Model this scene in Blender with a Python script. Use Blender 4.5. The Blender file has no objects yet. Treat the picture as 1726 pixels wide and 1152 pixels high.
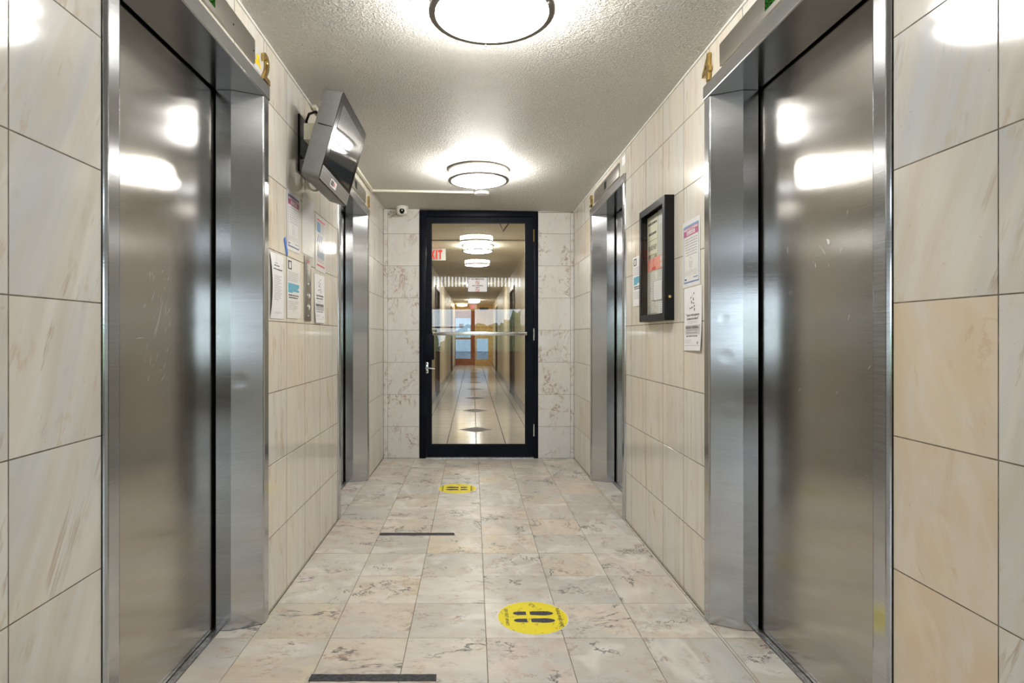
import bpy, bmesh, math, random
from mathutils import Vector, Matrix

# ------------------------------------------------------------------ camera, world, exposure
sc = bpy.context.scene
col = sc.collection
random.seed(11)
CAMZ = 1.18
FPX = 1011.0                       # focal length in pixels of the 1726 px wide frame
cam_d = bpy.data.cameras.new('camera')
cam = bpy.data.objects.new('camera', cam_d)
col.objects.link(cam)
cam.location = (0, 0, CAMZ)
cam.rotation_euler = (math.pi / 2, 0, 0)
cam_d.sensor_width = 36.0
cam_d.lens = FPX / 1726 * 36
cam_d.shift_x = (863 - 797) / 1726
cam_d.shift_y = (567.6 - 576) / 1726
cam_d.clip_start = 0.02
cam_d.clip_end = 200
sc.camera = cam

LAMP = 50.0        # emission of the ceiling lamp diffusers
SKY = 8.0          # overcast daylight seen through the windows
world = bpy.data.worlds.new('overcast_sky')
sc.world = world
world.use_nodes = True
wb = world.node_tree.nodes['Background']
wb.inputs['Color'].default_value = (0.78, 0.89, 1.0, 1)
wb.inputs['Strength'].default_value = SKY
sc.view_settings.view_transform = 'Standard'
sc.view_settings.look = 'None'
sc.view_settings.gamma = 1.0
sc.view_settings.use_curve_mapping = False
sc.view_settings.exposure = 0.0
sc.cycles.max_bounces = 8
sc.cycles.diffuse_bounces = 5
sc.cycles.glossy_bounces = 5
sc.cycles.transparent_max_bounces = 24
sc.cycles.use_denoising = True
sc.cycles.adaptive_threshold = 0.02
sc.cycles.sample_clamp_indirect = 8.0

# ------------------------------------------------------------------ main dimensions (metres)
XL, XR = -0.867, 0.981             # faces of the two side walls
YB = 5.808                         # face of the end wall
CZL, CZR = 2.420, 2.386            # ceiling height at the left and right wall
Y0 = -0.70                         # where the elevator hall opens to the entrance lobby
def ceil_z(x): return CZL + (x - XL) / (XR - XL) * (CZR - CZL)
E1, E2, EH = 1.960, 4.405, 0.560   # elevator centres along the hall, half width of the surround
HALL_L, HALL_R, HALL_Z, HALL_END = -0.72, 0.80, 2.46, 24.4
def R(d): return math.radians(d)

# ------------------------------------------------------------------ helpers
class MB:
    """collects geometry in world space; build() links it as one mesh object"""
    def __init__(self): self.v = []; self.f = []
    def add(self, vs, fs):
        n = len(self.v); self.v += [tuple(p) for p in vs]; self.f += [tuple(i + n for i in q) for q in fs]; return self
    def box(self, a, b):
        x0, x1 = sorted((a[0], b[0])); y0, y1 = sorted((a[1], b[1])); z0, z1 = sorted((a[2], b[2]))
        return self.add([(x0,y0,z0),(x1,y0,z0),(x1,y1,z0),(x0,y1,z0),(x0,y0,z1),(x1,y0,z1),(x1,y1,z1),(x0,y1,z1)],
                        [(0,3,2,1),(4,5,6,7),(0,1,5,4),(1,2,6,5),(2,3,7,6),(3,0,4,7)])
    def prism(self, poly, fn0, fn1):
        n = len(poly)
        vs = [fn0(p) for p in poly] + [fn1(p) for p in poly]
        fs = [tuple(range(n))[::-1], tuple(range(n, 2*n))] + [(i, (i+1) % n, n + (i+1) % n, n + i) for i in range(n)]
        return self.add(vs, fs)
    def lathe(self, prof, c, seg=48, axis='Z', close=False):
        n = len(prof); vs = []; fs = []
        for k in range(seg):
            a = 2*math.pi*k/seg; ca, sa = math.cos(a), math.sin(a)
            for r, h in prof:
                if axis == 'Z': vs.append((c[0]+r*ca, c[1]+r*sa, c[2]+h))
                elif axis == 'X': vs.append((c[0]+h, c[1]+r*ca, c[2]+r*sa))
                else: vs.append((c[0]+r*ca, c[1]+h, c[2]+r*sa))
        m = n if close else n-1
        for k in range(seg):
            k2 = (k+1) % seg
            for i in range(m):
                j = (i+1) % n
                fs.append((k*n+i, k2*n+i, k2*n+j, k*n+j))
        return self.add(vs, fs)
    def tube(self, path, r, seg=8):
        pts = [Vector(p) for p in path]; vs = []; fs = []
        for i, p in enumerate(pts):
            t = (pts[min(i+1, len(pts)-1)] - pts[max(i-1, 0)]).normalized()
            a = t.cross(Vector((0,0,1)))
            if a.length < 1e-3: a = t.cross(Vector((1,0,0)))
            a.normalize(); b = t.cross(a)
            for k in range(seg):
                w = 2*math.pi*k/seg
                vs.append(p + a*r*math.cos(w) + b*r*math.sin(w))
        for i in range(len(pts)-1):
            for k in range(seg):
                k2 = (k+1) % seg
                fs.append((i*seg+k, i*seg+k2, (i+1)*seg+k2, (i+1)*seg+k))
        fs.append(tuple(range(seg))[::-1]); fs.append(tuple((len(pts)-1)*seg+k for k in range(seg)))
        return self.add(vs, fs)
    def build(self, name, mat, parent=None, smooth=False, bevel=0, seg=2, origin=None, sharp=35):
        o0 = Vector(origin) if origin is not None else (wloc(parent) if parent else Vector((0,0,0)))
        me = bpy.data.meshes.new(name)
        me.from_pydata([tuple(Vector(p) - o0) for p in self.v], [], self.f)
        bm = bmesh.new(); bm.from_mesh(me)
        bmesh.ops.recalc_face_normals(bm, faces=bm.faces)
        if bevel:
            es = [e for e in bm.edges if len(e.link_faces) == 2 and e.calc_face_angle(0) > 0.5]
            bmesh.ops.bevel(bm, geom=es, offset=bevel, segments=seg, profile=0.5, affect='EDGES', clamp_overlap=True)
        bm.to_mesh(me); bm.free()
        if mat: me.materials.append(mat)
        if smooth or bevel:
            me.polygons.foreach_set('use_smooth', [True]*len(me.polygons))
            me.set_sharp_from_angle(angle=R(sharp))
        o = bpy.data.objects.new(name, me); col.objects.link(o)
        if parent: o.parent = parent; o.location = o0 - wloc(parent)
        else: o.location = o0
        return o
def wloc(o):
    v = Vector(o.location)
    while o.parent: o = o.parent; v = v + Vector(o.location)
    return v
def tag(o, label=None, cat=None, group=None, kind=None):
    if label: o['label'] = label
    if cat: o['category'] = cat
    if group: o['group'] = group
    if kind: o['kind'] = kind
    return o
def thing(name, loc, label, cat, group=None):
    o = bpy.data.objects.new(name, None); col.objects.link(o); o.location = loc
    o.empty_display_size = 0.05
    return tag(o, label, cat, group)
def struct(name, mb, mat, label, cat='structure', **k):
    return tag(mb.build(name, mat, **k), label, cat, kind='structure')

# ------------------------------------------------------------------ materials
class NT:
    def __init__(self, name):
        self.m = bpy.data.materials.new(name); self.m.use_nodes = True
        self.t = self.m.node_tree; self.t.nodes.clear()
        self.out = self.t.nodes.new('ShaderNodeOutputMaterial')
    def n(self, typ, props=None, **ins):
        nd = self.t.nodes.new('ShaderNode' + typ)
        for k, v in (props or {}).items(): setattr(nd, k, v)
        for k, v in ins.items(): self.set(nd, k, v)
        return nd
    def set(self, nd, k, v):
        s = nd.inputs[int(k[1:])] if (k[0] == 'i' and k[1:].isdigit()) else nd.inputs[k.replace('_', ' ')]
        if isinstance(v, bpy.types.NodeSocket): self.t.links.new(v, s)
        elif isinstance(v, bpy.types.Node): self.t.links.new(v.outputs[0], s)
        else:
            if hasattr(s.default_value, '__len__') and not hasattr(v, '__len__'): v = (v,)*len(s.default_value)
            if hasattr(s.default_value, '__len__') and len(s.default_value) == 4 and len(v) == 3: v = (*v, 1)
            s.default_value = v
    def math(self, op, a, b=0.0, c=0.0):
        return self.n('Math', {'operation': op}, i0=a, i1=b, i2=c).outputs[0]
    def ramp(self, fac, stops):
        nd = self.n('ValToRGB'); self.set(nd, 'Fac', fac); el = nd.color_ramp.elements
        while len(el) < len(stops): el.new(0.5)
        for e, (p, c) in zip(el, stops):
            e.position = p; e.color = (c, c, c, 1) if not hasattr(c, '__len__') else (*c, 1)
        return nd.outputs[0]
    def mix(self, fac, a, b, mode='MIX'):
        nd = self.n('Mix', {'data_type': 'RGBA', 'blend_type': mode})
        self.set(nd, 'i0', fac); self.set(nd, 'i6', a); self.set(nd, 'i7', b)
        return nd.outputs[2]
    def noise(self, vec, scale, detail=4, rough=0.55, dist=0.0):
        return self.n('TexNoise', None, Vector=vec, Scale=scale, Detail=detail, Roughness=rough, Distortion=dist).outputs[0]
    def bsdf(self, **k):
        nd = self.n('BsdfPrincipled')
        for a, v in k.items(): self.set(nd, a, v)
        self.t.links.new(nd.outputs[0], self.out.inputs['Surface']); return nd
    def bump(self, h, strength, dist=0.01):
        return self.n('Bump', None, Height=h, Strength=strength, Distance=dist).outputs[0]
_plain = {}
def plain(name, colr, rough=0.5, metal=0.0, spec=0.5, grain=0.06, gscale=40, coat=0.0):
    """plain colour with a little procedural unevenness"""
    key = (name,)
    if key in _plain: return _plain[key]
    t = NT(name); co = t.n('TexCoord').outputs['Object']
    nz = t.noise(co, gscale, 4)
    c = t.mix(t.ramp(nz, [(0.3, 0.0), (0.7, 1.0)]), tuple(x*(1-grain) for x in colr), tuple(min(1, x*(1+grain)) for x in colr))
    t.bsdf(Base_Color=c, Roughness=rough, Metallic=metal, Specular_IOR_Level=spec, Coat_Weight=coat)
    _plain[key] = t.m; return t.m
def emit(name, colr, strength):
    t = NT(name); co = t.n('TexCoord').outputs['Object']
    nz = t.noise(co, 6, 2)
    c = t.mix(nz, tuple(x*0.97 for x in colr), colr)
    e = t.n('Emission', None, Color=c, Strength=strength)
    t.t.links.new(e.outputs[0], t.out.inputs['Surface']); return t.m
def glass(name, tint=(0.96, 0.98, 0.97), ior=1.5, rough=0.0, gain=1.0):
    t = NT(name)
    fr = t.n('Fresnel', None, IOR=ior).outputs[0]
    front = t.math('SUBTRACT', 1.0, t.n('NewGeometry').outputs['Backfacing'])     # both faces of the pane reflect: counted once, on entry
    fr = t.math('MINIMUM', t.math('MULTIPLY', t.math('MULTIPLY', fr, front), 1.85*gain), 1.0)
    tr = t.n('BsdfTransparent', None, Color=tint); gl = t.n('BsdfGlossy', None, Roughness=rough)
    mx = t.n('MixShader', None, i0=fr, i1=tr, i2=gl)
    t.t.links.new(mx.outputs[0], t.out.inputs['Surface']); return t.m

def marble(name, tints, grey, vein, vein2, plane, stretch, angle, vein_amt=1.0, rough=0.16, blotch=0.0, streak=0.5, csc=7.0, vsc=(3.4, 9.0), white_amt=0.2, fsc=22.0, wsc=8.0, dk=1.0, vrough=0.6, vw=1.0, warm=None):
    """polished stone: cloudy ground, broken veins; every slab takes its own piece of stone"""
    t = NT(name)
    co = t.n('TexCoord').outputs['Object']
    rnd = t.n('ObjectInfo').outputs['Random']
    off = t.n('CombineXYZ', None, X=t.math('MULTIPLY', rnd, 313.7), Y=t.math('MULTIPLY', rnd, 151.3), Z=t.math('MULTIPLY', rnd, 71.9))
    r2 = t.math('FRACT', t.math('MULTIPLY', rnd, 17.31)); r3 = t.math('FRACT', t.math('MULTIPLY', rnd, 57.77))
    axis = 'Y_AXIS' if plane == 'XZ' else 'Z_AXIS'
    rot = t.n('VectorRotate', {'rotation_type': axis}, Vector=co,
              Angle=t.math('MULTIPLY_ADD', t.math('SUBTRACT', r2, 0.5), R(angle[1]), R(angle[0])))
    sv = (1, 1, stretch) if plane == 'XZ' else (1, stretch, 1)
    st = t.n('VectorMath', {'operation': 'MULTIPLY'}, i0=rot, i1=sv)
    p = t.n('VectorMath', {'operation': 'ADD'}, i0=st.outputs[0], i1=off).outputs[0]
    p2 = t.n('VectorMath', {'operation': 'ADD'}, i0=rot, i1=off).outputs[0]
    base = t.ramp(r3, [(i/max(1, len(tints)-1), c) for i, c in enumerate(tints)])
    cloud = t.noise(p, csc, 4, 0.6, 0.7)
    c = t.mix(t.ramp(cloud, [(0.40, 0.0), (0.66, 1.0)]), base, grey)
    if warm:
        c = t.mix(t.math('MULTIPLY', t.ramp(t.noise(p, 3.7, 3, 0.55, 0.5), [(0.46, 0.0), (0.64, 1.0)]), warm[3]), c, warm[:3])
    fine = t.noise(p, fsc, 3, 0.65, 0.4)
    c = t.mix(t.math('MULTIPLY', t.ramp(fine, [(0.45, 0.0), (0.75, 1.0)]), streak), c, t.mix(0.45, base, vein2))
    white = t.ramp(t.noise(p, wsc, 2, 0.5, 0.35), [(0.54, 0.0), (0.61, 0.9), (0.64, 0.7), (0.72, 0.0)])
    c = t.mix(t.math('MULTIPLY', white, white_amt), c, (0.86, 0.84, 0.80))
    # veins : thin ridges of two noises, broken up by a mask
    def ridge(vec, sc_, dist, w, mlo, mhi, msc):
        nz = t.noise(vec, sc_, 6, vrough, dist*dk)
        d = t.math('ABSOLUTE', t.math('SUBTRACT', nz, 0.5))
        line = t.ramp(d, [(0.0, 1.0), (w, 0.0)])
        mask = t.ramp(t.noise(p2, msc, 2, 0.6, 0.3), [(mlo, 0.0), (mhi, 1.0)])
        return t.math('MULTIPLY', line, mask)
    v1 = ridge(p, vsc[0], 1.0, 0.016*vw, 0.48, 0.60, 5.0)
    c = t.mix(t.math('MULTIPLY', v1, 0.75*vein_amt), c, vein)
    v2 = ridge(p, vsc[1], 0.6, 0.020*vw, 0.52, 0.64, 9.0)
    c = t.mix(t.math('MULTIPLY', v2, 0.65*vein_amt), c, vein2)
    if blotch:
        nb = t.noise(p2, 30.0, 6, 0.7, 0.8); mk = t.ramp(t.noise(p, 5.0, 3, 0.5, 0.8), [(0.54, 0.0), (0.62, 1.0)])
        b = t.math('MULTIPLY', t.ramp(nb, [(0.50, 0.0), (0.62, 1.0)]), mk)
        c = t.mix(t.math('MULTIPLY', b, blotch), c, vein)
    specks = t.ramp(t.noise(p2, 75.0, 2, 0.5), [(0.73, 0.0), (0.78, 1.0)])
    c = t.mix(t.math('MULTIPLY', specks, 0.35*vein_amt), c, (0.16, 0.13, 0.10))
    b = t.bsdf(Base_Color=c, Roughness=t.math('MULTIPLY_ADD', fine, 0.10, rough-0.05))
    b.inputs['Normal'].default_value
    t.set(b, 'Normal', t.bump(t.noise(p2, 6.0, 2), 0.02, 0.01))
    return t.m

M = {}
M['wall_marble'] = marble('cream_wall_marble', [(0.69,0.685,0.655),(0.70,0.68,0.625),(0.67,0.675,0.66),(0.70,0.665,0.595),(0.69,0.69,0.66)],
                          (0.57,0.59,0.61), (0.34,0.21,0.10), (0.54,0.42,0.27), 'XZ', 0.16, (-20, 14), 0.7, 0.10, 0.0, 0.85, 6.0, (3.0, 7.0), 0.35, 15.0, 5.0, 0.8, 0.62, 1.0, (0.68, 0.58, 0.44, 0.42))
M['mid_marble'] = marble('ivory_wall_marble', [(0.72,0.695,0.62),(0.74,0.695,0.60),(0.71,0.695,0.64),(0.73,0.68,0.58)],
                         (0.69,0.68,0.645), (0.44,0.30,0.16), (0.52,0.44,0.33), 'XZ', 0.08, (2, 10), 0.7, 0.10, 0.0, 0.9, 7.0, (3.4, 9.0), 0.1, 20.0, 8.0, 1.0, 0.6, 1.0, (0.72, 0.63, 0.47, 0.35))
M['peach_marble'] = marble('peach_wall_marble', [(0.69,0.58,0.42),(0.68,0.60,0.47),(0.70,0.56,0.40)],
                           (0.70,0.65,0.57), (0.50,0.30,0.14), (0.60,0.46,0.28), 'XZ', 0.45, (25, 40), 0.45, 0.12, 0.0, 0.25)
M['end_marble'] = marble('white_end_marble', [(0.71,0.69,0.66),(0.68,0.67,0.65),(0.72,0.70,0.66)],
                         (0.70,0.70,0.69), (0.34,0.20,0.12), (0.52,0.38,0.28), 'XZ', 0.45, (-14, 36), 1.0, 0.12, 0.8, 0.15)
M['floor_marble'] = marble('floor_marble', [(0.70,0.67,0.60),(0.69,0.60,0.50),(0.59,0.58,0.54),(0.69,0.60,0.455),(0.73,0.705,0.65),(0.66,0.58,0.52),(0.71,0.66,0.575)],
                           (0.54,0.54,0.51), (0.08,0.072,0.068), (0.40,0.24,0.17), 'XY', 0.20, (40, 70), 1.4, 0.33, 0.30, 0.75, 3.2, (2.2, 5.5), 0.55, 14.0, 4.5, 0.5, 0.68, 0.8)

def m_ceiling():
    t = NT('stippled_ceiling_paint'); co = t.n('TexCoord').outputs['Object']
    n1 = t.noise(co, 95, 3, 0.6, 0.3); n2 = t.noise(co, 42, 2, 0.5)
    h = t.math('ADD', t.ramp(n1, [(0.42, 0.0), (0.66, 1.0)]), t.math('MULTIPLY', n2, 0.4))
    stain = t.ramp(t.noise(co, 1.3, 4, 0.6), [(0.35, 0.0), (0.7, 1.0)])
    c = t.mix(stain, (0.86, 0.835, 0.77), (0.90, 0.88, 0.83))
    b = t.bsdf(Base_Color=c, Roughness=0.55); t.set(b, 'Normal', t.bump(h, 1.0, 0.010)); return t.m
M['ceiling'] = m_ceiling()

def m_steel(name, base, rough, dents=(), aniso=0.65, scratch=0.15):
    """brushed sheet steel, grain running level"""
    t = NT(name); g = t.n('NewGeometry'); pos = g.outputs['Position']
    br = t.n('VectorMath', {'operation': 'MULTIPLY'}, i0=pos, i1=(6, 6, 420)).outputs[0]
    n1 = t.noise(br, 1.0, 3, 0.6)
    smear = t.noise(t.n('VectorMath', {'operation': 'MULTIPLY'}, i0=pos, i1=(3, 3, 9)).outputs[0], 1.0, 4, 0.6, 0.5)
    c = t.mix(t.ramp(n1, [(0.3, 0.0), (0.7, 1.0)]), tuple(x*0.93 for x in base), tuple(min(1, x*1.05) for x in base))
    c = t.mix(t.ramp(smear, [(0.35, 0.0), (0.7, 0.35)]), c, tuple(x*0.80 for x in base))
    sv = t.n('VectorRotate', {'rotation_type': 'X_AXIS'}, Vector=pos, Angle=R(62)).outputs[0]
    sn = t.noise(t.n('VectorMath', {'operation': 'MULTIPLY'}, i0=sv, i1=(60, 9, 330)).outputs[0], 1.0, 2, 0.5, 0.3)
    sm = t.ramp(t.noise(pos, 5.5, 3, 0.6), [(0.56, 0.0), (0.68, 1.0)])
    s = t.math('MULTIPLY', t.ramp(sn, [(0.70, 0.0), (0.76, 1.0)]), sm)
    c = t.mix(t.math('MULTIPLY', s, scratch), c, (0.86, 0.85, 0.83))
    rg = t.math('MULTIPLY_ADD', n1, 0.08, rough-0.04)
    b = t.bsdf(Base_Color=c, Metallic=1.0, Roughness=rg, Anisotropic=aniso)
    level = t.n('VectorMath', {'operation': 'CROSS_PRODUCT'}, i0=g.outputs['True Normal'], i1=(0, 0, 1)).outputs[0]
    t.set(b, 'Tangent', t.n('VectorMath', {'operation': 'ADD'}, i0=level, i1=(0, 0.002, 0)).outputs[0])
    h = t.math('MULTIPLY', n1, 0.02)
    wob = t.noise(pos, 2.2, 2); h = t.math('ADD', h, t.math('MULTIPLY', wob, 0.12))
    for (dx, dy, dz, r, dep) in dents:
        dv = t.n('VectorMath', {'operation': 'DISTANCE'}, i0=pos, i1=(dx, dy, dz)).outputs['Value']
        k = t.n('MapRange', {'interpolation_type': 'SMOOTHERSTEP'}, Value=dv, i1=0.0, i2=r*1.4, i3=-dep*0.10, i4=0.0).outputs[0]
        h = t.math('ADD', h, k)
    t.set(b, 'Normal', t.bump(h, 0.35, 0.006)); return t.m
DENTS = [(-0.94,2.42,1.00,0.030,2.2), (-0.93,2.42,0.93,0.018,1.0), (1.02,2.44,1.255,0.022,1.6), (1.04,2.43,0.885,0.030,2.0), (1.03,2.44,1.10,0.03,1.0),
         (1.02,4.90,1.865,0.045,2.2), (1.02,4.90,1.24,0.05,2.6), (1.03,4.9,1.40,0.03,1.0), (-0.92,4.88,0.98,0.045,2.2), (-0.92,4.9,1.13,0.04,1.5), (-0.92,4.9,1.72,0.04,1.5)]
M['steel'] = m_steel('brushed_steel', (0.545,0.56,0.585), 0.16, DENTS, 0.9)
M['steel_door'] = m_steel('brushed_steel_door', (0.52,0.50,0.47), 0.15, (), 0.9, 0.28)
M['plate'] = m_steel('satin_steel_plate', (0.42,0.40,0.37), 0.34, (), 0.4)
M['nickel'] = plain('brushed_nickel', (0.25,0.235,0.21), 0.38, 1.0)
M['alu'] = plain('aluminium_sill', (0.55,0.56,0.58), 0.38, 1.0, grain=0.35, gscale=60)
M['chrome'] = plain('satin_chrome', (0.72,0.71,0.69), 0.22, 1.0)
M['scratch'] = plain('bright_scratched_metal', (0.75,0.74,0.71), 0.45, 0.5)
M['brass'] = plain('polished_brass', (0.55,0.38,0.13), 0.22, 1.0, grain=0.25, gscale=30)
M['black'] = plain('shaft_darkness_black', (0.012,0.012,0.012), 0.9)
M['grout'] = plain('dark_grout', (0.16,0.13,0.10), 0.9, grain=0.5, gscale=25)
M['floor_grout'] = plain('floor_grout', (0.20,0.17,0.13), 0.9, grain=0.6, gscale=9)
M['white_paint'] = plain('white_paint', (0.78,0.77,0.73), 0.45)
M['cream_plastic'] = plain('cream_plastic', (0.72,0.69,0.58), 0.4)
M['door_paint'] = plain('blue_black_door_paint', (0.004,0.006,0.012), 0.42, spec=0.10, grain=0.3, gscale=8)
M['black_paint'] = plain('black_enamel', (0.009,0.009,0.010), 0.40, spec=0.2, grain=0.2)
M['lamp_glass'] = emit('lit_opal_diffuser', (1.0, 0.97, 0.915), LAMP*0.85)
M['lamp_band'] = emit('lit_opal_band', (1.0, 0.97, 0.915), LAMP*2.1)
M['hall_lamp'] = emit('lit_opal_diffuser_hallway', (1.0, 0.95, 0.86), LAMP*0.95)
M['warm_lamp'] = emit('lit_warm_diffuser', (1.0, 0.80, 0.52), LAMP*0.5)
M['pane'] = glass('clear_glass', (0.97, 0.985, 0.98))
M['tint_pane'] = glass('tinted_entrance_glass', (0.24, 0.27, 0.30))
M['case_glass'] = glass('cabinet_glass', (0.98, 0.985, 0.98), 1.12, 0.0, 0.4)
M['door_glass'] = glass('wired_door_glass', (0.95, 0.97, 0.96), 1.52)
M['wire'] = plain('glass_wire', (0.05,0.047,0.04), 0.7, 0.0, spec=0.1)
M['paper'] = plain('white_paper', (0.80,0.80,0.81), 0.6, grain=0.03)
M['gloss_paper'] = plain('laminated_paper', (0.78,0.78,0.78), 0.12, grain=0.03)
M['ink'] = plain('black_ink', (0.03,0.03,0.035), 0.6)
M['grey_ink'] = plain('grey_ink', (0.30,0.30,0.32), 0.6)
M['light_grey_ink'] = plain('light_grey_ink', (0.55,0.55,0.56), 0.6)
M['maroon'] = plain('maroon_ink', (0.36,0.07,0.16), 0.5)
M['navy'] = plain('navy_ink', (0.07,0.12,0.28), 0.5)
M['mid_blue'] = plain('blue_ink', (0.12,0.24,0.44), 0.5)
M['cyan'] = plain('cyan_ink', (0.10,0.42,0.58), 0.6)
M['red'] = plain('red_ink', (0.60,0.06,0.06), 0.5)
M['pink'] = plain('coral_paper', (0.80,0.33,0.26), 0.6)
M['cream_paper'] = plain('cream_paper', (0.72,0.71,0.55), 0.6)
M['grey_paper'] = plain('newsprint', (0.64,0.65,0.63), 0.6)
M['blue_tape'] = plain('blue_masking_tape', (0.02,0.16,0.60), 0.6)
M['rubber'] = plain('worn_black_tape', (0.045,0.047,0.055), 0.75, grain=0.7, gscale=70)
M['monitor_grey'] = plain('silver_grey_plastic', (0.17,0.17,0.165), 0.5, spec=0.3)
M['gloss_black'] = plain('glossy_black_bezel', (0.014,0.013,0.010), 0.14, spec=0.03)
M['screen'] = plain('dark_screen_glass', (0.030,0.034,0.038), 0.05, spec=0.4)
M['oak'] = plain('yellow_oak', (0.62,0.42,0.16), 0.4, grain=0.2, gscale=12)
M['red_wood'] = plain('red_brown_wood', (0.30,0.10,0.035), 0.35, grain=0.25, gscale=12)
M['dark_wood'] = plain('dark_brown_wood', (0.12,0.055,0.035), 0.35, grain=0.3, gscale=10)
M['base_tile'] = plain('grey_base_tile', (0.36,0.34,0.31), 0.35, grain=0.15)
M['hall_wall'] = plain('tan_hallway_wallcovering', (0.70,0.61,0.46), 0.42, grain=0.04, gscale=3)
M['hall_ceiling'] = plain('hallway_ceiling_paint', (0.74,0.69,0.58), 0.7)
M['hall_grout'] = plain('hallway_grout', (0.10,0.09,0.08), 0.9)
M['inset'] = plain('grey_inset_tile', (0.11,0.105,0.10), 0.5, spec=0.15)
M['lobby_wall'] = plain('lobby_wall_paint', (0.36,0.33,0.29), 0.6)
M['lobby_floor'] = plain('lobby_floor_stone', (0.40,0.37,0.33), 0.35)
M['ground'] = plain('outdoor_paving', (0.45,0.45,0.44), 0.9)
M['leaf'] = plain('hedge_green', (0.16,0.24,0.10), 0.8, grain=0.6, gscale=8)
M['exit_red'] = emit('lit_red_letters', (1.0, 0.035, 0.03), 1.6)
M['exit_white'] = plain('exit_sign_face', (0.62,0.66,0.66), 0.4)

def m_tile_hall():
    t = NT('pale_hallway_tile'); co = t.n('TexCoord').outputs['Object']; rnd = t.n('ObjectInfo').outputs['Random']
    c = t.mix(t.noise(co, 14, 5, 0.6, 0.5), (0.72,0.69,0.63), (0.80,0.77,0.70))
    c = t.mix(t.math('MULTIPLY', rnd, 0.25), c, (0.68,0.66,0.61))
    t.bsdf(Base_Color=c, Roughness=0.16); return t.m
M['hall_tile'] = m_tile_hall()
def m_sticker():
    t = NT('worn_yellow_vinyl'); co = t.n('TexCoord').outputs['Object']
    cr = t.math('ABSOLUTE', t.math('SUBTRACT', t.noise(co, 17, 5, 0.65, 0.6), 0.5))
    cr = t.math('MULTIPLY', t.ramp(cr, [(0.0, 1.0), (0.016, 0.0)]), t.ramp(t.noise(co, 14, 2), [(0.50, 0.0), (0.56, 1.0)]))
    sp = t.ramp(t.noise(co, 110, 2), [(0.70, 0.0), (0.74, 1.0)])
    c = t.mix(t.math('MAXIMUM', cr, sp), (0.86, 0.72, 0.0), (0.07, 0.055, 0.03))
    t.bsdf(Base_Color=c, Roughness=0.5); return t.m
M['sticker'] = m_sticker()
def m_shoe():
    t = NT('worn_black_vinyl'); co = t.n('TexCoord').outputs['Object']
    sp = t.ramp(t.noise(co, 130, 3), [(0.58, 0.0), (0.74, 1.0)])
    t.bsdf(Base_Color=t.mix(t.math('MULTIPLY', sp, 0.5), (0.02, 0.022, 0.035), (0.40, 0.40, 0.42)), Roughness=0.6); return t.m
M['shoe'] = m_shoe()
def m_grille():
    t = NT('perforated_speaker_grille'); co = t.n('TexCoord').outputs['Object']
    v = t.n('TexVoronoi', None, Vector=co, Scale=190.0, Randomness=0.0).outputs['Distance']
    t.bsdf(Base_Color=t.mix(t.ramp(v, [(0.30, 0.0), (0.40, 1.0)]), (0.01,0.01,0.01), (0.10,0.095,0.08)), Roughness=0.4); return t.m
M['grille'] = m_grille()
def m_led():
    t = NT('green_dot_display'); co = t.n('TexCoord').outputs['Object']
    v = t.noise(co, 210, 1)
    e = t.n('Emission', None, Color=t.mix(t.ramp(v, [(0.50, 0.0), (0.56, 1.0)]), (0.004,0.008,0.004), (0.05,0.22,0.03)), Strength=1.0)
    t.t.links.new(e.outputs[0], t.out.inputs['Surface']); return t.m
M['led'] = m_led()

# ------------------------------------------------------------------ stone slabs
_tm = {}
def slab_mesh(w, h, d, mat, ch=0.0006):
    """slab w x h, front face at local y=0 facing -y, with a small arris; local x across, z up"""
    key = (round(w, 3), round(h, 3), round(d, 3), mat.name)
    if key in _tm: return _tm[key]
    x, z = w/2, h/2; c = ch
    vs = [(-x,d,-z),(x,d,-z),(x,d,z),(-x,d,z), (-x,c,-z),(x,c,-z),(x,c,z),(-x,c,z), (-x+c,0,-z+c),(x-c,0,-z+c),(x-c,0,z-c),(-x+c,0,z-c)]
    fs = [(8,9,10,11)] + [(4+i,4+(i+1)%4,8+(i+1)%4,8+i) for i in range(4)] + [(i,(i+1)%4,4+(i+1)%4,4+i) for i in range(4)]
    me = bpy.data.meshes.new('tile'); me.from_pydata(vs, [], fs); me.materials.append(mat)
    _tm[key] = me; return me
def slab(parent, name, center, w, h, d, mat, facing):
    """facing: which way the polished face looks"""
    o = bpy.data.objects.new(name, slab_mesh(w, h, d, mat)); col.objects.link(o)
    o.parent = parent; o.location = Vector(center) - wloc(parent)
    if facing == '+X': o.rotation_euler = (0, 0, R(90))
    elif facing == '-X': o.rotation_euler = (0, 0, R(-90))
    elif facing == '+Z': o.rotation_euler = (R(-90), 0, 0)
    return o
def cuts(a, b, first, step):
    js = [a]; k = math.ceil((a - first) / step + 1e-6)
    while first + k*step < b - 0.004:
        if first + k*step > a + 0.004: js.append(first + k*step)
        k += 1
    js.append(b); return list(zip(js[:-1], js[1:]))
TS, GAP = 0.305, 0.0026
ZS, ZSTEP = 0.318, 0.3095

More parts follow.
